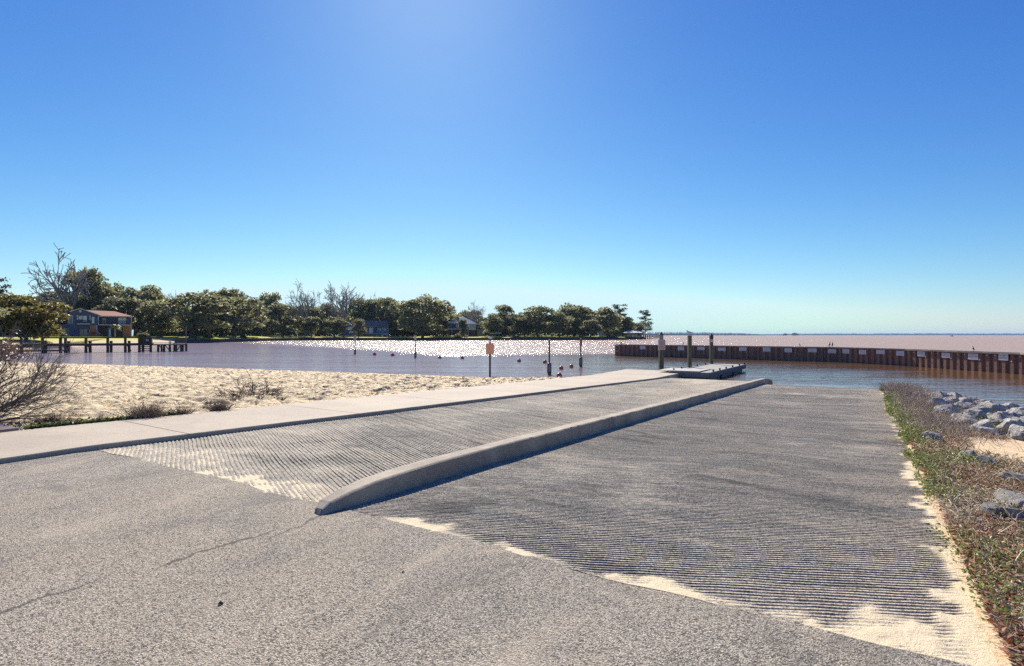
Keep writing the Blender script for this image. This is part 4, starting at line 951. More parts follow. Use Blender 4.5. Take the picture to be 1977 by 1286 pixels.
T = [('pine', -6, 538, 22, 40, 'dark pine cut by the left photo edge', 0), ('goak', 40, 572, 42, 55, 'grey green oak between the edge pine and the great bare tree', 0),
 ('yoak', 50, 572, 60, 12, 'large yellowish oak at the far left, in front of the house', 0), ('oak', -70, 575, 60, 20, 'oak beyond the yellowish one, cut by the photo edge', 1),
 ('bare', 134, 488, 64, 45, 'tallest tree, a great bare crown above the navy house', 0), ('oak', 165, 520, 36, 52, 'dark oak leaning against the great bare tree', 2), ('oak', 112, 566, 42, 60, 'dark oak behind the yellowish one', 3), ('oak', 200, 552, 40, 58, 'dark tree directly above the red roof ridge', 4),
 ('goak', 232, 575, 48, 34, 'pale olive oak just behind the red roof', 1), ('oak', 240, 552, 34, 70, 'round topped tree above the right end of the red roof', 5), ('oak', 283, 552, 42, 66, 'broad dark tree above the grey cottage roof', 0), ('bare', 338, 566, 28, 80, 'faint bare tree in the dip between two dark crowns', 1),
 ('goak', 312, 590, 40, 40, 'small olive oak right of the grey cottage roof', 2), ('oak', 372, 568, 66, 16, 'huge spreading oak behind the end of the wooden pier', 1), ('oak', 430, 560, 50, 50, 'tall dark oak rising behind the two spreading oaks', 2), ('oak', 452, 574, 60, 22, 'spreading oak with dark hollow over the bright lawn', 3),
 ('bare', 494, 572, 26, 70, 'thin bare tree left of the round topped dark tree', 2), ('oak', 522, 566, 24, 50, 'round topped dark tree left of the pale bare tree', 4), ('goak', 545, 588, 40, 24, 'olive oak below the round topped tree', 0), ('bare', 590, 547, 37, 36, 'pale bare tree standing clear against the sky', 0), ('oak', 590, 590, 34, 44, 'low dark oak at the foot of the pale bare tree', 5),
 ('goak', 601, 612, 22, 12, 'small round olive tree on the lawn left of the blue house', 1), ('oak', 628, 586, 32, 50, 'dark oak between the two pale bare trees', 0), ('bare', 664, 551, 42, 40, 'bare tree with wide crown above the blue house', 1), ('goak', 646, 612, 24, 10, 'small leafy tree left of the blue gable', 2), ('oak', 705, 578, 34, 46, 'oak behind the brown porch roof', 2),
 ('bare', 712, 568, 26, 62, 'dim bare tree right of the wide crowned one', 2), ('goak', 692, 616, 17, 4, 'little tree standing in front of the blue house', 0), ('oak', 744, 576, 30, 42, 'ragged dark tree right of the blue house', 3), ('oak', 778, 582, 30, 30, 'dark oak left of the big waterside oak', 4), ('oak', 816, 574, 46, 5, 'big waterside oak with thick dark trunk in the centre of the far shore', 5),
 ('oak', 856, 582, 28, 28, 'oak just left of the white roofed house', 1), ('bare', 912, 583, 27, 46, 'bare crowned tree above the white roofed house', 0), ('goak', 893, 617, 10, -3, 'slim green tree in front of the white roofed house', 1), ('oak', 908, 600, 26, 54, 'dark tree behind the right end of the white roof', 2),
 ('oak', 948, 606, 26, 22, 'low oak right of the white roofed house', 0), ('oak', 974, 590, 26, 40, 'rounded dark oak behind the parked boat', 3), ('goak', 1000, 606, 24, 16, 'low olive oak in front of the rounded ones', 2), ('oak', 1038, 592, 38, 20, 'broad oak, left of two dark domes near the point', 4), ('oak', 1108, 588, 34, 30, 'tall dark dome, second from the tall pines', 5), ('oak', 1080, 602, 28, 14, 'lower oak filling the gap between the two domes', 1),
 ('oak', 1163, 594, 36, 22, 'last broad oak before the tall pine', 0), ('goak', 1140, 618, 24, 8, 'low olive tree in front of the white sheds', 0), ('pine', 1195, 588, 17, 40, 'leaning tall pine standing above the last oaks', 0), ('oak', 1203, 612, 22, 30, 'sloping low oak under the leaning pine', 2), ('goak', 1226, 624, 20, 34, 'low tree behind the waterside pavilion', 1), ('pine', 1246, 599, 13, 30, 'last pine standing alone at the tip of the point', 1)]
for i, t in enumerate(T): tree(t[0], t[1], t[2], t[3], t[4], t[5], t[6])
# second rank that closes the belt
rb = random.Random(23); xs = list(range(-120, 1225, 27))
sky_x = [0, 60, 140, 200, 290, 340, 420, 500, 600, 700, 800, 880, 930, 1000, 1100, 1180, 1230]; sky_y = [590, 580, 560, 566, 572, 588, 580, 582, 594, 590, 588, 600, 612, 606, 604, 608, 630]
for i, x in enumerate(xs):
    tp = float(np.interp(x, sky_x, sky_y)) + rb.uniform(-2, 9)
    side = 'beyond the left photo edge oaks' if x < 0 else 'behind the navy house and the yellowish oak' if x < 270 else 'behind the spreading oaks' if x < 520 else 'behind the blue house and the bare trees' if x < 760 else 'behind the white roofed house' if x < 960 else 'behind the dark domes near the point'
    tree('oak', x + rb.uniform(-6, 6), tp, rb.uniform(28, 42), 85 + rb.uniform(0, 25), 'back row tree ' + side, i % 6, None, 1.0, 'back row trees ' + side)
# understorey hedges (dark masses below the crowns)
for i, (x0, x1, tp, dy, lb) in enumerate(((-60, 128, 610, 75, 'dark hedge under the yellowish oak'), (262, 430, 618, 62, 'dark hedge right of the grey cottage'), (430, 662, 624, 60, 'dark hedge behind the open lawns'), (742, 870, 626, 40, 'dark hedge between the blue house and the white roofed house'), (905, 990, 634, 46, 'dark hedge behind the parked boat'), (985, 1130, 624, 34, 'dark hedge beneath the dark domes'), (1165, 1238, 632, 26, 'dark hedge behind the pavilion'))):
    Cs = []
    for q in np.linspace(x0, x1, int((x1 - x0) * 40)):
        Y = yshore(min(q, 1235)) + dy + rng.normal(0, 2.2); x = (q - CX) / FPX * Y; z0 = zland(x, Y); H = CAMH - (tp - HY) / FPX * Y - z0
        Cs.append((x, Y, z0 + H * rng.random() ** .8 * (.75 + .5 * vn(np.array(q * .12), np.array(0.), 3))))
    C = np.array(Cs); c0 = Vector(C.mean(0)); c0.z = 1.0; o = link('hedge', leaf_quads('hedge', C - np.array(c0), rng.uniform(.6, 1.2, len(C)), OAK, .8, 1.2), None, None, c0); tag(o, lb, 'hedge')
# the grown over bank by the pier's end
#@@PART5
# ------------------------------------------------------------------ buildings on the far shore
class Bld:
    """local frame facing the viewer's side of the bay: x along the facade, y into the building, z up; q() turns measured picture coordinates into metres"""
    def __init__(s, pc, Y, base, name, label, cat):
        s.pc, s.Y, s.base = pc, Y, base; k = (pc - CX) / FPX; th = math.atan(k); s.sx = Y * math.cos(th) / FPX; s.sz = Y / FPX
        s.z0 = CAMH - (base - HY) * s.sz; s.o = thing(name, label, cat, (k * Y, Y, s.z0), -th)
    def X(s, px_): return (px_ - s.pc) * s.sx
    def Z(s, py_): return (s.base - py_) * s.sz
    def box(s, name, x0, x1, y0, y1, d0, d1, mat, parent=None, bevel=0):
        m = MB(); m.box(s.X(x0), s.X(x1), d0, d1, s.Z(y1), s.Z(y0)); return m.build(name, mat, parent or s.o, False, bevel)
    def poly(s, name, faces, mat, parent=None, th=.18):
        m = MB()
        for f in faces: m.prism([(s.X(x), d, s.Z(y)) for x, y, d in f], (0, 0, th))
        return m.build(name, mat, parent or s.o)
    def window(s, x0, x1, y0, y1, d, frame, glass, parent=None, mull=1, name='window'):
        m = MB(); a, b, c, e = s.X(x0), s.X(x1), s.Z(y1), s.Z(y0); t = .10
        m.box(a, b, d - .10, d, c, c + t); m.box(a, b, d - .10, d, e - t, e); m.box(a, a + t, d - .10, d, c + t, e - t); m.box(b - t, b, d - .10, d, c + t, e - t)
        for i in range(mull): xm = a + (b - a) * (i + 1) / (mull + 1); m.box(xm - .04, xm + .04, d - .09, d, c + t, e - t)
        f = m.build(name, frame, parent or s.o); g = MB(); g.box(a + t, b - t, d - .04, d - .01, c + t, e - t); g.build('pane', glass, f); return f
navy = plain('navy siding', (.075, .085, .19), (.085, .09, .16), 2, .8, .002, 20, (1, 1, 9)); brick = m_wood('orange brick', (.42, .15, .06), (.52, .22, .10), 2, (1, 1, 3)); brickd = plain('dark brown wall', (.10, .055, .035), (.07, .045, .035), 2, .9)
terra = plain('terracotta roof', (.42, .185, .125), (.34, .15, .10), 1.5, .85, .01, 12, (1, 4, 1)); trim = plain('white trim', (.62, .61, .60), (.52, .51, .50), 2, .6); gl = m_glass(); glb = m_glass('bright blue pane', (.30, .45, .55)); palegl = m_glass('pale window', (.45, .52, .56))
rail_m = plain('dark railing', (.07, .06, .06)); gshing = plain('grey shingle roof', (.46, .45, .43), (.38, .37, .35), 1, .85, .01, 9)
B = Bld(196, 172, 651.5, 'navy_house', 'two storey navy house with terracotta roof and balcony behind the pier', 'house')
B.box('wing_wall', 136, 189.5, 606.5, 651.5, .3, 9, navy)
m = MB(); P_ = [(B.X(136), .3, B.Z(606.5)), (B.X(189.5), .3, B.Z(606.5)), (B.X(189.5), .3, B.Z(608)), (B.X(155.6), .3, B.Z(599)), (B.X(136), .3, B.Z(604))]
m.prism(P_, (0, 8.7, 0)); m.build('gable_wall', navy, B.o)
B.box('upper_wall', 189.5, 255, 611, 627, 2.0, 9.5, navy); B.box('lower_wall', 189.5, 238, 627, 651.5, 2.0, 9.5, brickd); B.box('brick_wall', 238, 255, 627, 651.5, 1.6, 9.5, brick); B.box('annex_wall', 118, 136, 627, 651.5, 1.2, 8, navy)
rf = B.poly('roof', [[(155.6, 596.9, -.3), (194, 609.3, -.3), (194, 609.3, 4.5), (155.6, 596.9, 4.5)], [(136.5, 603.5, -.3), (155.6, 596.9, -.3), (155.6, 596.9, 9.2), (136.5, 603.5, 9.2)]], terra, th=.15)
m = MB(); q = lambda x, y, d: (B.X(x), d, B.Z(y))
m.add([q(189, 610.4, .0), q(258.5, 610.4, .0), q(258.5, 610.4, 10), q(150, 610.4, 10), q(163, 598.3, 5), q(222, 599.5, 5), q(189, 609.6, .0), q(258.5, 609.6, .0)], [(6, 7, 5, 4), (7, 2, 5), (2, 3, 4, 5), (0, 1, 7, 6), (0, 6, 4, 3), (1, 2, 7), (3, 2, 1, 0)]); m.build('main_roof', terra, B.o)
m = MB(); m.bar(q(136, 603.2, -.34), q(155.6, 596.6, -.34), .22); m.bar(q(155.6, 596.6, -.34), q(194, 609.2, -.34), .22); m.build('gable_trim', trim, rf)
m = MB(); m.box(B.X(190), B.X(258), -.12, -.02, B.Z(611.4), B.Z(610.3)); m.build('gutter', trim, B.o)
m = MB(); c_ = Vector(q(155.6, 601.6, .28)); m.tube([c_ - Vector((0, .10, 0)), c_], .38, 14); m.build('round_vent', trim, B.o)
B.box('balcony_slab', 189.5, 256, 626.3, 628, .1, 2.0, trim); B.box('balcony_slab', 150, 174.5, 625, 626.8, -.7, .3, trim)
for x0, x1, d in ((189.5, 256, .15), (150, 174.5, -.62)):
    m = MB(); m.box(B.X(x0), B.X(x1), d, d + .06, B.Z(619.2), B.Z(618.5))
    for x in np.arange(x0, x1, 1.15): m.box(B.X(x) - .025, B.X(x) + .025, d, d + .05, B.Z(626.3 if x0 > 180 else 625), B.Z(619))
    m.build('railing', rail_m, B.o)
for x, y0, y1, d in ((190, 610.5, 626.3, .15), (186.8, 628, 648, .1), (255.2, 610.5, 651.5, .15), (150.5, 609, 619, -.55), (174, 609, 619, -.55)):
    m = MB(); m.box(B.X(x) - .11, B.X(x) + .11, d, d + .22, B.Z(y1), B.Z(y0)); m.build('post', trim, B.o)
B.window(152.5, 160, 610.5, 617.5, .3, trim, glb); B.window(161, 168, 610.5, 622, .3, trim, palegl); B.window(134.5, 142, 610, 625, .3, trim, gl, mull=0); B.window(126, 142.5, 634, 648.5, .3 if False else 1.2, trim, gl); B.window(153.5, 169.5, 634.5, 650, .3, brickd, gl)
dr_ = B.window(176.5, 183, 611.5, 625.5, .3, navy, glb, mull=0, name='door'); B.window(229, 237, 612, 626, 2.0, trim, palegl, name='door'); B.window(237.3, 245, 612, 626, 2.0, trim, glb, name='door'); B.window(197, 206, 613, 626, 2.0, brickd, gl, name='door')
B.window(210, 214.5, 633, 651, 2.0, trim, glb, mull=0, name='door'); B.box('red_panel', 174, 186, 628, 651, .22, .3, brick)
m = MB(); 
for i in range(7): m.box(B.X(165 + i * 1.2), B.X(193 - i * .2), -1.9 + i * .28, -1.6 + i * .28, 0, .22 * (i + 1))
st_ = m.build('porch_steps', brick, B.o); m = MB(); m.bar(q(164, 650, -1.9), q(173, 641, .1), .07); m.bar(q(187, 638.5, -.2), q(198, 648.5, -1.8), .09); m.bar(q(173, 641, -.2), q(173, 637, -.2), .12); m.bar(q(187.5, 645, -.2), q(187.5, 637, -.2), .14); m.build('stair_rail', trim, st_)
p = B.o.matrix_basis @ Vector(q(181, 646.3, -.4)); m = MB(); m.box(-.5, .5, -.1, 0, .35, 1.0); m.box(-.5, .5, -.6, 0, .28, .38); m.box(-.5, -.42, -.6, 0, 0, .65); m.box(.42, .5, -.6, 0, 0, .65)
tag(m.build('porch_chair', plain('bright red paint', (.55, .05, .03), (.4, .04, .03), 3, .5), loc=p + Vector((0, 0, -.1)), rz=B.o.rotation_euler.z), 'bright red chair on the porch steps of the navy house', 'chair')
# grey cottage, left building
B = Bld(279, 215, 651.3, 'grey_cottage', 'low cottage with pale grey roof half hidden right of the navy house', 'house')
B.box('wall', 269, 289, 631, 651, 0, 7, navy); B.poly('roof', [[(266, 631.5, -.4), (292, 631.5, -.4), (288, 619.5, 3.5), (268, 619.5, 3.5)], [(268, 619.5, 3.5), (288, 619.5, 3.5), (292, 631.5, 7.4), (266, 631.5, 7.4)]], gshing)
B = Bld(24, 140, 657, 'brown_house', 'long low house under the yellowish oak at the far left', 'house')
B.box('upper_wall', -20, 52, 620, 638, 1.2, 8, brickd); B.box('lower_wall', -20, 50, 638, 657, .6, 8, navy); B.box('porch_edge', -20, 51, 637.2, 638.8, -.2, .6, plain('lilac grey trim', (.32, .31, .42), (.25, .25, .33))); B.window(30.5, 41, 628, 637, 1.2, trim, glb, mull=2)
B.poly('roof', [[(-24, 620, -.2), (56, 620, -.2), (50, 608, 4.6), (-18, 608, 4.6)]], brickd); [B.box('post', x, x + 1, 639, 657, -.1, .05, trim) for x in (5, 22, 40)]
# blue house
blue = plain('bright blue siding', (.045, .16, .46), (.04, .13, .38), 2, .7, .002, 20, (1, 1, 8)); brn = plain('brown shingle roof', (.26, .20, .18), (.19, .15, .14), 1.2, .9, .01, 9)
Yb = yshore(700) + 22; B = Bld(706, Yb, 648.8, 'blue_house', 'bright blue cottage with brown porch roof and white columns', 'house')
m = MB(); q = lambda x, y, d: (B.X(x), d, B.Z(y)); m.prism([q(661, 648.8, 0), q(686, 648.8, 0), q(686, 632, 0), q(674, 620.8, 0), q(661, 634, 0)], (0, 8, 0)); m.build('gable_wall', blue, B.o)
m = MB(); m.bar(q(660, 635, -.15), q(674, 620, -.15), .3); m.bar(q(674, 620, -.15), q(687, 632.6, -.15), .3); m.build('gable_trim', plain('pale blue trim', (.25, .38, .55)), B.o)
B.window(672, 679, 631, 637, 0, trim, glb, mull=0); B.box('house_wall', 686, 751, 631, 648.8, 2.2, 9, blue)
B.poly('roof', [[(684, 631.5, -.2), (752, 631.5, -.2), (748, 619.3, 4.4), (690, 619.3, 4.4)], [(690, 619.3, 4.4), (748, 619.3, 4.4), (752, 631.5, 9.2), (684, 631.5, 9.2)]], brn)
B.box('roof_trim', 704, 722, 630.6, 631.8, -.34, -.22, plain('tan trim', (.45, .38, .22)))
B.box('porch_parapet', 684, 707, 638.5, 643.6, -.1, .1, blue); B.box('porch_parapet', 725, 750.5, 638.5, 643.6, -.1, .1, blue)
for x in (684, 704.5, 720, 729.5, 739, 749.5): m = MB(); m.box(B.X(x) - .16, B.X(x) + .16, -.1, .2, B.Z(644), B.Z(631.5)); m.build('porch_column', trim, B.o)
B.window(712, 719.5, 632.5, 643.5, 2.2, trim, palegl, name='door', mull=1); B.window(731, 737, 633, 639, 2.2, trim, gl); B.window(741, 747, 633, 639, 2.2, trim, gl); B.window(690, 697, 633, 639, 2.2, trim, gl)
B.box('porch_floor', 683, 751, 643.6, 645.5, -.4, 2.2, plain('pale porch floor', (.5, .48, .44)))
p = B.o.matrix_basis @ Vector(q(742, 648.6, -4)); m = MB(); m.box(-1.6, 1.6, -.3, .2, .55, .65); m.box(-1.6, 1.6, .2, .27, .75, 1.15); [m.box(x, x + .12, -.25, .2, 0, .55) for x in (-1.4, 1.3)]
tag(m.build('garden_bench', trim, loc=p, rz=B.o.rotation_euler.z), 'long white bench on the lawn in front of the blue cottage', 'bench')
B = Bld(766, Yb + 22, 648, 'low_house', 'pale roof of a low house between the blue cottage and the big waterside oak', 'house')
B.box('wall', 757, 800, 637, 648, 0, 8, navy); B.poly('roof', [[(754, 637.3, -.4), (803, 637.3, -.4), (797, 631.5, 4), (760, 631.5, 4)]], gshing)
# white roofed house
wroof = plain('white metal roof', (.72, .72, .70), (.62, .62, .61), 1, .5, .004, 6, (6, 1, 1)); redb = plain('dark red brick', (.19, .05, .04), (.14, .045, .04), 2, .9)
Yh = yshore(890) + 24; B = Bld(893, Yh, 648, 'white_roofed_house', 'two storey house with pale metal roof, white corner windows and brick base', 'house'); q = lambda x, y, d: (B.X(x), d, B.Z(y))
B.box('upper_wall', 866, 905, 623.5, 636, .6, 9, navy); B.box('lower_wall', 866, 903, 636, 648, .6, 9, brickd); B.box('brick_wall', 903, 918, 636, 648, .3, 9, redb); B.box('corner_wall', 905, 918.5, 623.5, 637, .2, 9, trim)
m = MB(); m.add([q(864, 624.5, -.4), q(901, 624.5, -.4), q(921.5, 625, -.4), q(921.5, 625, 9.6), q(864, 624.5, 9.6), q(875, 611, 5), q(895, 611, 5)], [(0, 2, 6, 5), (2, 3, 6), (3, 4, 5, 6), (4, 0, 5), (4, 3, 2, 0)]); m.build('roof', wroof, B.o)
for x in (907, 911, 914.5): B.window(x, x + 2.8, 626, 633.2, .2, trim, gl, mull=0)
B.box('balcony_beam', 864, 903, 634.6, 636.2, -.3, .6, trim); [B.box('post', x, x + 1, 636, 648, -.25, 0, trim) for x in (872, 900, 903.5)]; B.window(880, 886, 626, 633, .6, brickd, gl)
B = Bld(930, Yh + 6, 648, 'garden_shed', 'cream garden shed with dark side, right of the white roofed house', 'shed'); cream = plain('cream boards', (.42, .42, .33), (.36, .36, .28), 2, .8)
B.box('front_wall', 921.5, 936, 637, 648, 0, .12, cream); B.box('side_wall', 936.1, 943, 638, 648, 0, 3, navy); B.box('roof', 921, 944, 636, 637, -.2, 3.2, gshing)
# parked boat
p = at(957, 647.6, yshore(957) + 20); g = thing('parked_boat', 'white motor boat on a trailer on the lawn right of the cream shed', 'boat', p, R(-4))
m = MB(); n = 9; V = []
for i in range(n):
    t = i / (n - 1); x = -3 + 6.2 * t; b = 1.1 * (1 - max(0, t - .55) ** 2 * 4.6); zt = 1.35 + .35 * t * t; V += [(x, -b, zt), (x, -b * .6, .75 + .25 * t ** 3), (x, 0, .55 + .6 * t ** 4), (x, b * .6, .75 + .25 * t ** 3), (x, b, zt)]
F_ = [(5 * i + k, 5 * i + k + 1, 5 * i + k + 6, 5 * i + k + 5) for i in range(n - 1) for k in range(4)] + [(0, 1, 2, 3, 4)] + [(5 * i, 5 * i + 5, 5 * i + 9, 5 * i + 4) for i in range(n - 1)]
m.add(V, F_); m.build('hull', trim, g); m = MB(); m.box(-.6, .9, -.55, .55, 1.5, 2.0); m.build('windscreen', gl, g, False, .1); m = MB(); m.box(-2.8, 3.6, -.06, .06, .42, .55); m.box(-1.2, -1.0, -1, 1, .4, .5)
tr = m.build('trailer', rail_m, g)
for s in (-1, 1): m = MB(); m.tube([(-1.1, s * .95 - .1, .33), (-1.1, s * .95 + .1, .33)], .33, 12); m.build('wheel', plain('tyre', (.03, .03, .03)), tr)
# white sheds near the point and the pavilion
for (xa, xb, ya, yb, ra, rb_, lb) in ((1122, 1139, 636, 648, 633, 640, 'left one of two white sloping roofs under the last oaks'), (1140, 1150, 640, 648, 637.5, 641.5, 'smaller right one of two white sloping roofs under the last oaks')):
    B = Bld((xa + xb) / 2, yshore(1135) + 12, 649, 'white_roofed_shed', lb, 'shed'); B.box('wall', xa + 1, xb - 1, 641.8, 649, .4, 4, brickd); B.poly('roof', [[(xa, ra, -.3), (xb, rb_, -.3), (xb, rb_, 4.4), (xa, ra, 4.4)]], wroof)
B = Bld(1159.5, yshore(1159) + 8, 650, 'white_kiosk', 'tiny white framed kiosk right of the white sloping roofs', 'kiosk')
B.box('base_wall', 1156, 1163.5, 647, 650, 0, 2, trim); B.box('roof', 1155.5, 1164, 640, 641, -.2, 2.2, trim); [B.box('post', x, x + .9, 641, 647, 0, .3, trim) for x in (1156, 1162.6)]; B.box('back_wall', 1157, 1162.5, 641, 647, 1.8, 2, gl)
Yp = yshore(1222) - 6; B = Bld(1222, Yp, 657.5, 'waterside_pavilion', 'white hip roofed boathouse pavilion standing over the water at the point', 'pavilion'); q = lambda x, y, d: (B.X(x), d, B.Z(y))
m = MB(); m.add([q(1203, 643, -1), q(1241, 643, -1), q(1241, 643, 7), q(1203, 643, 7), q(1212, 638.6, 3), q(1233, 638.4, 3), q(1203, 642.4, -1), q(1241, 642.4, -1), q(1241, 642.4, 7), q(1203, 642.4, 7)], [(6, 7, 5, 4), (7, 8, 5), (8, 9, 4, 5), (9, 6, 4), (3, 2, 1, 0), (0, 1, 7, 6), (1, 2, 8, 7), (2, 3, 9, 8), (3, 0, 6, 9)]); m.build('roof', wroof, B.o)
for x in (1206, 1212, 1219, 1226, 1232, 1238): m = MB(); m.box(B.X(x) - .12, B.X(x) + .12, 0, .25, -1.2, B.Z(643)); m.build('post', wood_d, B.o)
B.box('deck', 1203, 1241, 651, 652.2, -.5, 6, wood_d); B.box('cream_wall', 1211, 1218.5, 643.2, 650.8, .5, .7, cream); B.box('lift_boat', 1221, 1232, 645, 648.6, 1, 5, trim, None, .4); B.box('railing', 1221, 1240, 649, 649.8, -.1, 0, trim)
# low jetty from the point
p0, p1 = on(1238, 655.6, WZ), on(1274, 652.6, WZ); m = MB(); g = thing('low_jetty', 'low dark jetty trailing from the tip of the point', 'jetty', p0); d_ = p1 - p0
m.prism([Vector((0, 0, 1.5)), Vector((0, 2, 1.5)), Vector((0, 2, 1.8)), Vector((0, 0, 1.8))], d_); m.build('deck', wood_d, g)
for i in range(13): m = MB(); c = d_ * (i / 12); m.box(-.25, .25, -.25, .25, -1, 2.4 + .4 * (i % 2)); m.build('post', wood_d, g, loc=c)

# palm by the navy house
Yq = 168; x = (222 - CX) / FPX * Yq; z0 = zland(x, Yq); g = thing('palm_tree', 'small green palm with drooping yellowish fronds in front of the navy house', 'tree', (x, Yq, z0)); hh_ = CAMH - (629 - HY) * Yq / FPX - z0
m = MB(); m.tube([(0, 0, -.2), (.05, 0, hh_ * .5), (0, 0, hh_)], [.2, .16, .14], 8); m.build('trunk', BARKG, g)
PL = m_leaf('palm fronds', (.12, .17, .03), (.22, .26, .05), (.42, .33, .06), rough=.5, trans=.35)
for i in range(22):
    a = i * 2.399; el = 1.0 - 1.2 * (i / 22); Lf = 1.9 + .3 * math.sin(i); V = []; F = []; nsg = 9
    for k in range(nsg + 1):
        t = k / nsg; r_ = Lf * (math.cos(el) * t * .9 + .1 * t); z = hh_ + Lf * (math.sin(el) * t - .75 * t * t); wv = .34 * math.sin(math.pi * min(1, t * 1.02) ** .8) + .02; c = Vector((math.cos(a) * r_, math.sin(a) * r_, z)); sdv = Vector((-math.sin(a), math.cos(a), 0))
        V += [c - sdv * wv + Vector((0, 0, -wv * .5)), c, c + sdv * wv + Vector((0, 0, -wv * .5))]
        if k: b = 3 * k; F += [(b - 3, b - 2, b + 1, b), (b - 2, b - 1, b + 2, b + 1)]
    link('frond', mesh_np('frond', [tuple(v) for v in V], F, False), PL, g)
# yard bits
for px_, dy, hpx, wpx, lb, mt_ in ((284, 30, 9, 14, 'pale tangled shrub between the navy house and the lawn', OAKG), (306, 22, 7, 10, 'dark clipped bush on the bright lawn behind the pier', OAK), (402, 7, 13, 22, 'bushy olive shrub overhanging the water right of the pier', OAKG), (372, 5, 10, 16, 'dark shrub on the bank just behind the pier end', OAK), (470, 6, 7, 14, 'low scrub at the water below the spreading oak', OAKG), (884, 2, 9, 18, 'pale scrub on the bulkhead in front of the white roofed house', OAKG), (1180, 3, 5, 26, 'scrubby tangle along the bulkhead near the pavilion', OAKG), (995, 2, 5, 22, 'pale reeds at the bulkhead right of the parked boat', OAKG)):
    Y = yshore(px_) + dy; k = Y / FPX; n = 420; d = rng.normal(0, 1, (n, 3)); d /= np.linalg.norm(d, axis=1, keepdims=True); C = d * np.array([wpx * k * .5, wpx * k * .35, hpx * k]) * (rng.random((n, 1)) ** .4); C[:, 2] = np.abs(C[:, 2])
    x = (px_ - CX) / FPX * Y; o = link('shrub', leaf_quads('shrub', C, rng.uniform(.3, .6, n), mt_, .8), None, None, (x, Y, zland(x, Y) - .1)); tag(o, lb, 'shrub')
# ------------------------------------------------------------------ wooden pier
def pp(px_, off_=0.0):
    k = (px_ - CX) / FPX; c = 75.4 + .561 * 68 + off_ * 1.147; Y = c / (1 - .561 * k); return Vector((k * Y, Y, 0))
PA, PB_ = pp(38), pp(361); pd_ = (PB_ - PA).normalized(); pn = Vector((-pd_.y, pd_.x, 0)); az = math.atan2(pd_.y, pd_.x)
g = thing('wooden_pier', 'dark wooden pier with handrail and piles reaching into the bay on the left', 'pier', (PA.x, PA.y, WZ), az); Lp = (PB_ - PA).length
def ps(px_): return (pp(px_) - PA).dot(pd_)
m = MB(); m.box(ps(126), ps(295), 0, 2.0, 1.14, 1.34); m.build('deck', wood_d, g)
m = MB(); m.box(ps(38), ps(126), 0, 2.0, 1.20, 1.36); m.build('deck', wood_d, g)
m = MB(); m.box(ps(295), Lp, -.4, 2.6, .98, 1.16); m.build('deck', wood_d, g)
for x in (41.5, 82, 88, 117, 126.5, 166, 208, 242, 269, 291): s_ = ps(x); m = MB(); m.box(s_ - .16, s_ + .16, -.16, .16, -.8, 2.18 if x not in (88,) else 1.8); m.build('pile', wood_d, g)
for x in (133, 175.5, 217, 252.6, 280): s_ = ps(x - 6.5); m = MB(); m.box(s_ - .18, s_ + .18, 1.9, 2.2, -.8, 1.68); m.build('pile', wood_d, g)
for x in (305.6, 317, 328, 340, 350, 359.7): s_ = ps(x); m = MB(); m.box(s_ - .15, s_ + .15, -.35, -.05, -.8, 1.1 if x < 355 else 1.2); m.build('pile', wood_d, g)
for x in (310, 335, 352): s_ = ps(x); m = MB(); m.box(s_ - .13, s_ + .13, 2.2, 2.45, -.8, 1.1); m.build('pile', wood_d, g)
m = MB(); m.box(ps(82), ps(345), -.08, .10, 2.08, 2.28); m.build('handrail', wood_d, g)
m = MB(); m.box(ps(20), ps(126), -.22, -.10, .24, .46); m.box(ps(20), ps(88), -.22, -.10, .78, .98); m.build('lower_rail', wood_d, g)
m = MB(); m.box(ps(295), Lp, -.46, -.40, 1.30, 1.40); m.build('edge_rail', plain('greyed timber', (.22, .21, .19), (.15, .14, .13)), g); m = MB(); m.box(ps(20), ps(295), -.12, 0, .98, 1.26); m.build('stringer', wood_d, g)
m = MB()
for a, b in ((167, 175), (244, 252), (307, 316), (319, 328), (349, 341), (349, 354)): m.bar((ps(a), .9 if a < 300 else 0, 1.0), (ps(b), .9 if a < 300 else 0, .1), .12)
m.build('cross_brace', wood_d, g)
m = MB(); m.box(ps(268), ps(293), .2, 1.6, 1.34, 2.1); bx = m.build('storage_bench', wood_d, g); m = MB(); [m.box(ps(268), ps(293), -.08, 0, z, z + .14) for z in (.1, .42, .74)]; m.build('ladder_rail', wood_d, g); m = MB(); m.box(ps(281.5), ps(287.5), .1, .18, 1.62, 1.95); m.build('notice', plain('lilac notice', (.42, .42, .62)), bx)
m = MB(); m.box(ps(326.5), ps(331), -.52, -.46, 1.1, 1.6); m.build('depth_plate', plain('pale plate', (.6, .62, .66)), g)
p = PB_ + Vector((0, 0, 0)); m = MB(); m.tube([(0, 0, -1), (0, 0, 4.0)], .06, 6); m.build('lamp_pole', plain('grey pole', (.25, .25, .27)), g, loc=(Lp - .1, .2, 0))
for x, lb in ((272, 'bushy planter on the pier storage bench, left of two'), (281, 'bushy planter on the pier storage bench, right of two')):
    q_ = pp(x, .9); n = 260; C = rng.normal(0, .22, (n, 3)); C[:, 2] = np.abs(C[:, 2]) + .3; t = thing('planter', lb, 'planter', (q_.x, q_.y, WZ + 2.1)); link('foliage', leaf_quads('foliage', C, .14, OAKG), None, t); m = MB(); m.lathe([(.18, 0), (.26, .35), (.22, .35)], 10); m.build('pot', brickd, t)

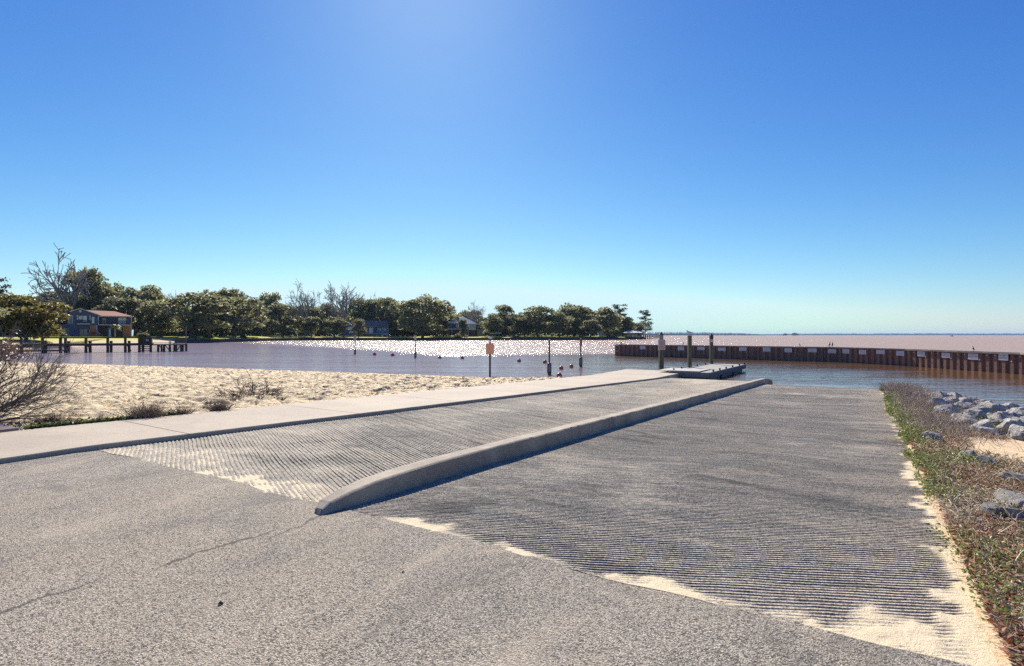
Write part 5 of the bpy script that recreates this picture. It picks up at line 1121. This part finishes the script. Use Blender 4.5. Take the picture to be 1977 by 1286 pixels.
# ------------------------------------------------------------------ far side of the lake, boats, haze
def ridge(name, xs, tops, Y, dep, mat, seed):
    px_ = np.arange(xs[0], xs[-1], 1.2); tp = np.interp(px_, xs, tops); n = fbm(px_ * .12, px_ * 0, seed, 4); n2 = vn(px_ * .45, px_ * 0, seed + 2)
    x = (px_ - CX) / FPX * Y; zt = CAMH + (HY - tp) * Y / FPX; zt = np.maximum(zt * (.92 + .35 * n + .14 * n2), .5)
    rows = [(-.0, x * 0 - 1.5), (.05, zt * .55), (.2, zt * .9), (.5, zt), (1, zt * .9)]
    XX = np.stack([x * (1 + t * dep / Y) for t, z in rows]); YY = np.stack([x * 0 + Y + t * dep + 12 * (vn(px_ * .3, px_ * 0 + t * 9, seed) - .5) for t, z in rows]); ZZ = np.stack([z for t, z in rows])
    return tag(link(name, grid_mesh(name, XX, YY, ZZ, False), mat), kind='structure')
farw = m_leaf('distant wood', (.03, .045, .04), (.045, .06, .05), (.06, .07, .06), trans=0)
ridge('distant_shore', [1150, 1250, 1300, 1400, 1450, 1480], [642.3, 641.8, 642.0, 643.0, 644.3, 646.3], 4300, 300, farw, 3)
ridge('distant_shore', [1440, 1500, 1540, 1700, 1850, 2000, 2400], [645.4, 645.0, 644.5, 644.2, 644.0, 644.2, 644.2], 6200, 400, farw, 9)
for px_, top, w_, lb in ((1516, 643.4, 8, 'tiny distant clump of trees on the horizon, left of the larger clump'), (1535, 642.2, 15, 'larger distant clump of trees standing up on the horizon')):
    Y = 3600; k = Y / FPX; n = 500; d = rng.normal(0, 1, (n, 3)); d /= np.linalg.norm(d, axis=1, keepdims=True); C = d * np.array([w_ * k * .5, 10, (647.5 - top) * k]) * (rng.random((n, 1)) ** .5); C[:, 2] = np.abs(C[:, 2])
    tag(link('tree_clump', leaf_quads('tree_clump', C, 4.5, farw, .8), None, None, ((px_ - CX) * k, Y, WZ)), lb, 'trees')
Y = 1000; g = thing('distant_boat', 'tiny white boat near the horizon on the right', 'boat', on(1838, 649.7, WZ) , R(8)); k = g.location.y / FPX
m = MB(); L_ = 6.5 * k / 2; V = [(-L_, -1, 0), (L_ * .7, -1, 0), (L_, 0, 0), (L_ * .7, 1, 0), (-L_, 1, 0)]; m.prism(V, (0, 0, 1.3)); m.build('hull', trim, g); m = MB(); m.box(-L_ * .5, L_ * .3, -.8, .8, 1.3, 2.3); m.build('cabin', trim, g)
# haze
hz = MB(); hz.box(-9300, 9300, -120, 9300, -2.6, 62)
t = bpy.data.materials.new('haze'); t.use_nodes = True; t.node_tree.nodes.clear(); ou = t.node_tree.nodes.new('ShaderNodeOutputMaterial'); pv = t.node_tree.nodes.new('ShaderNodeVolumePrincipled')
pv.inputs['Color'].default_value = (.45, .68, 1.0, 1); pv.inputs['Density'].default_value = .00006; pv.inputs['Anisotropy'].default_value = .1
t.node_tree.links.new(pv.outputs[0], ou.inputs['Volume']); o = hz.build('haze', t); tag(o, kind='stuff')
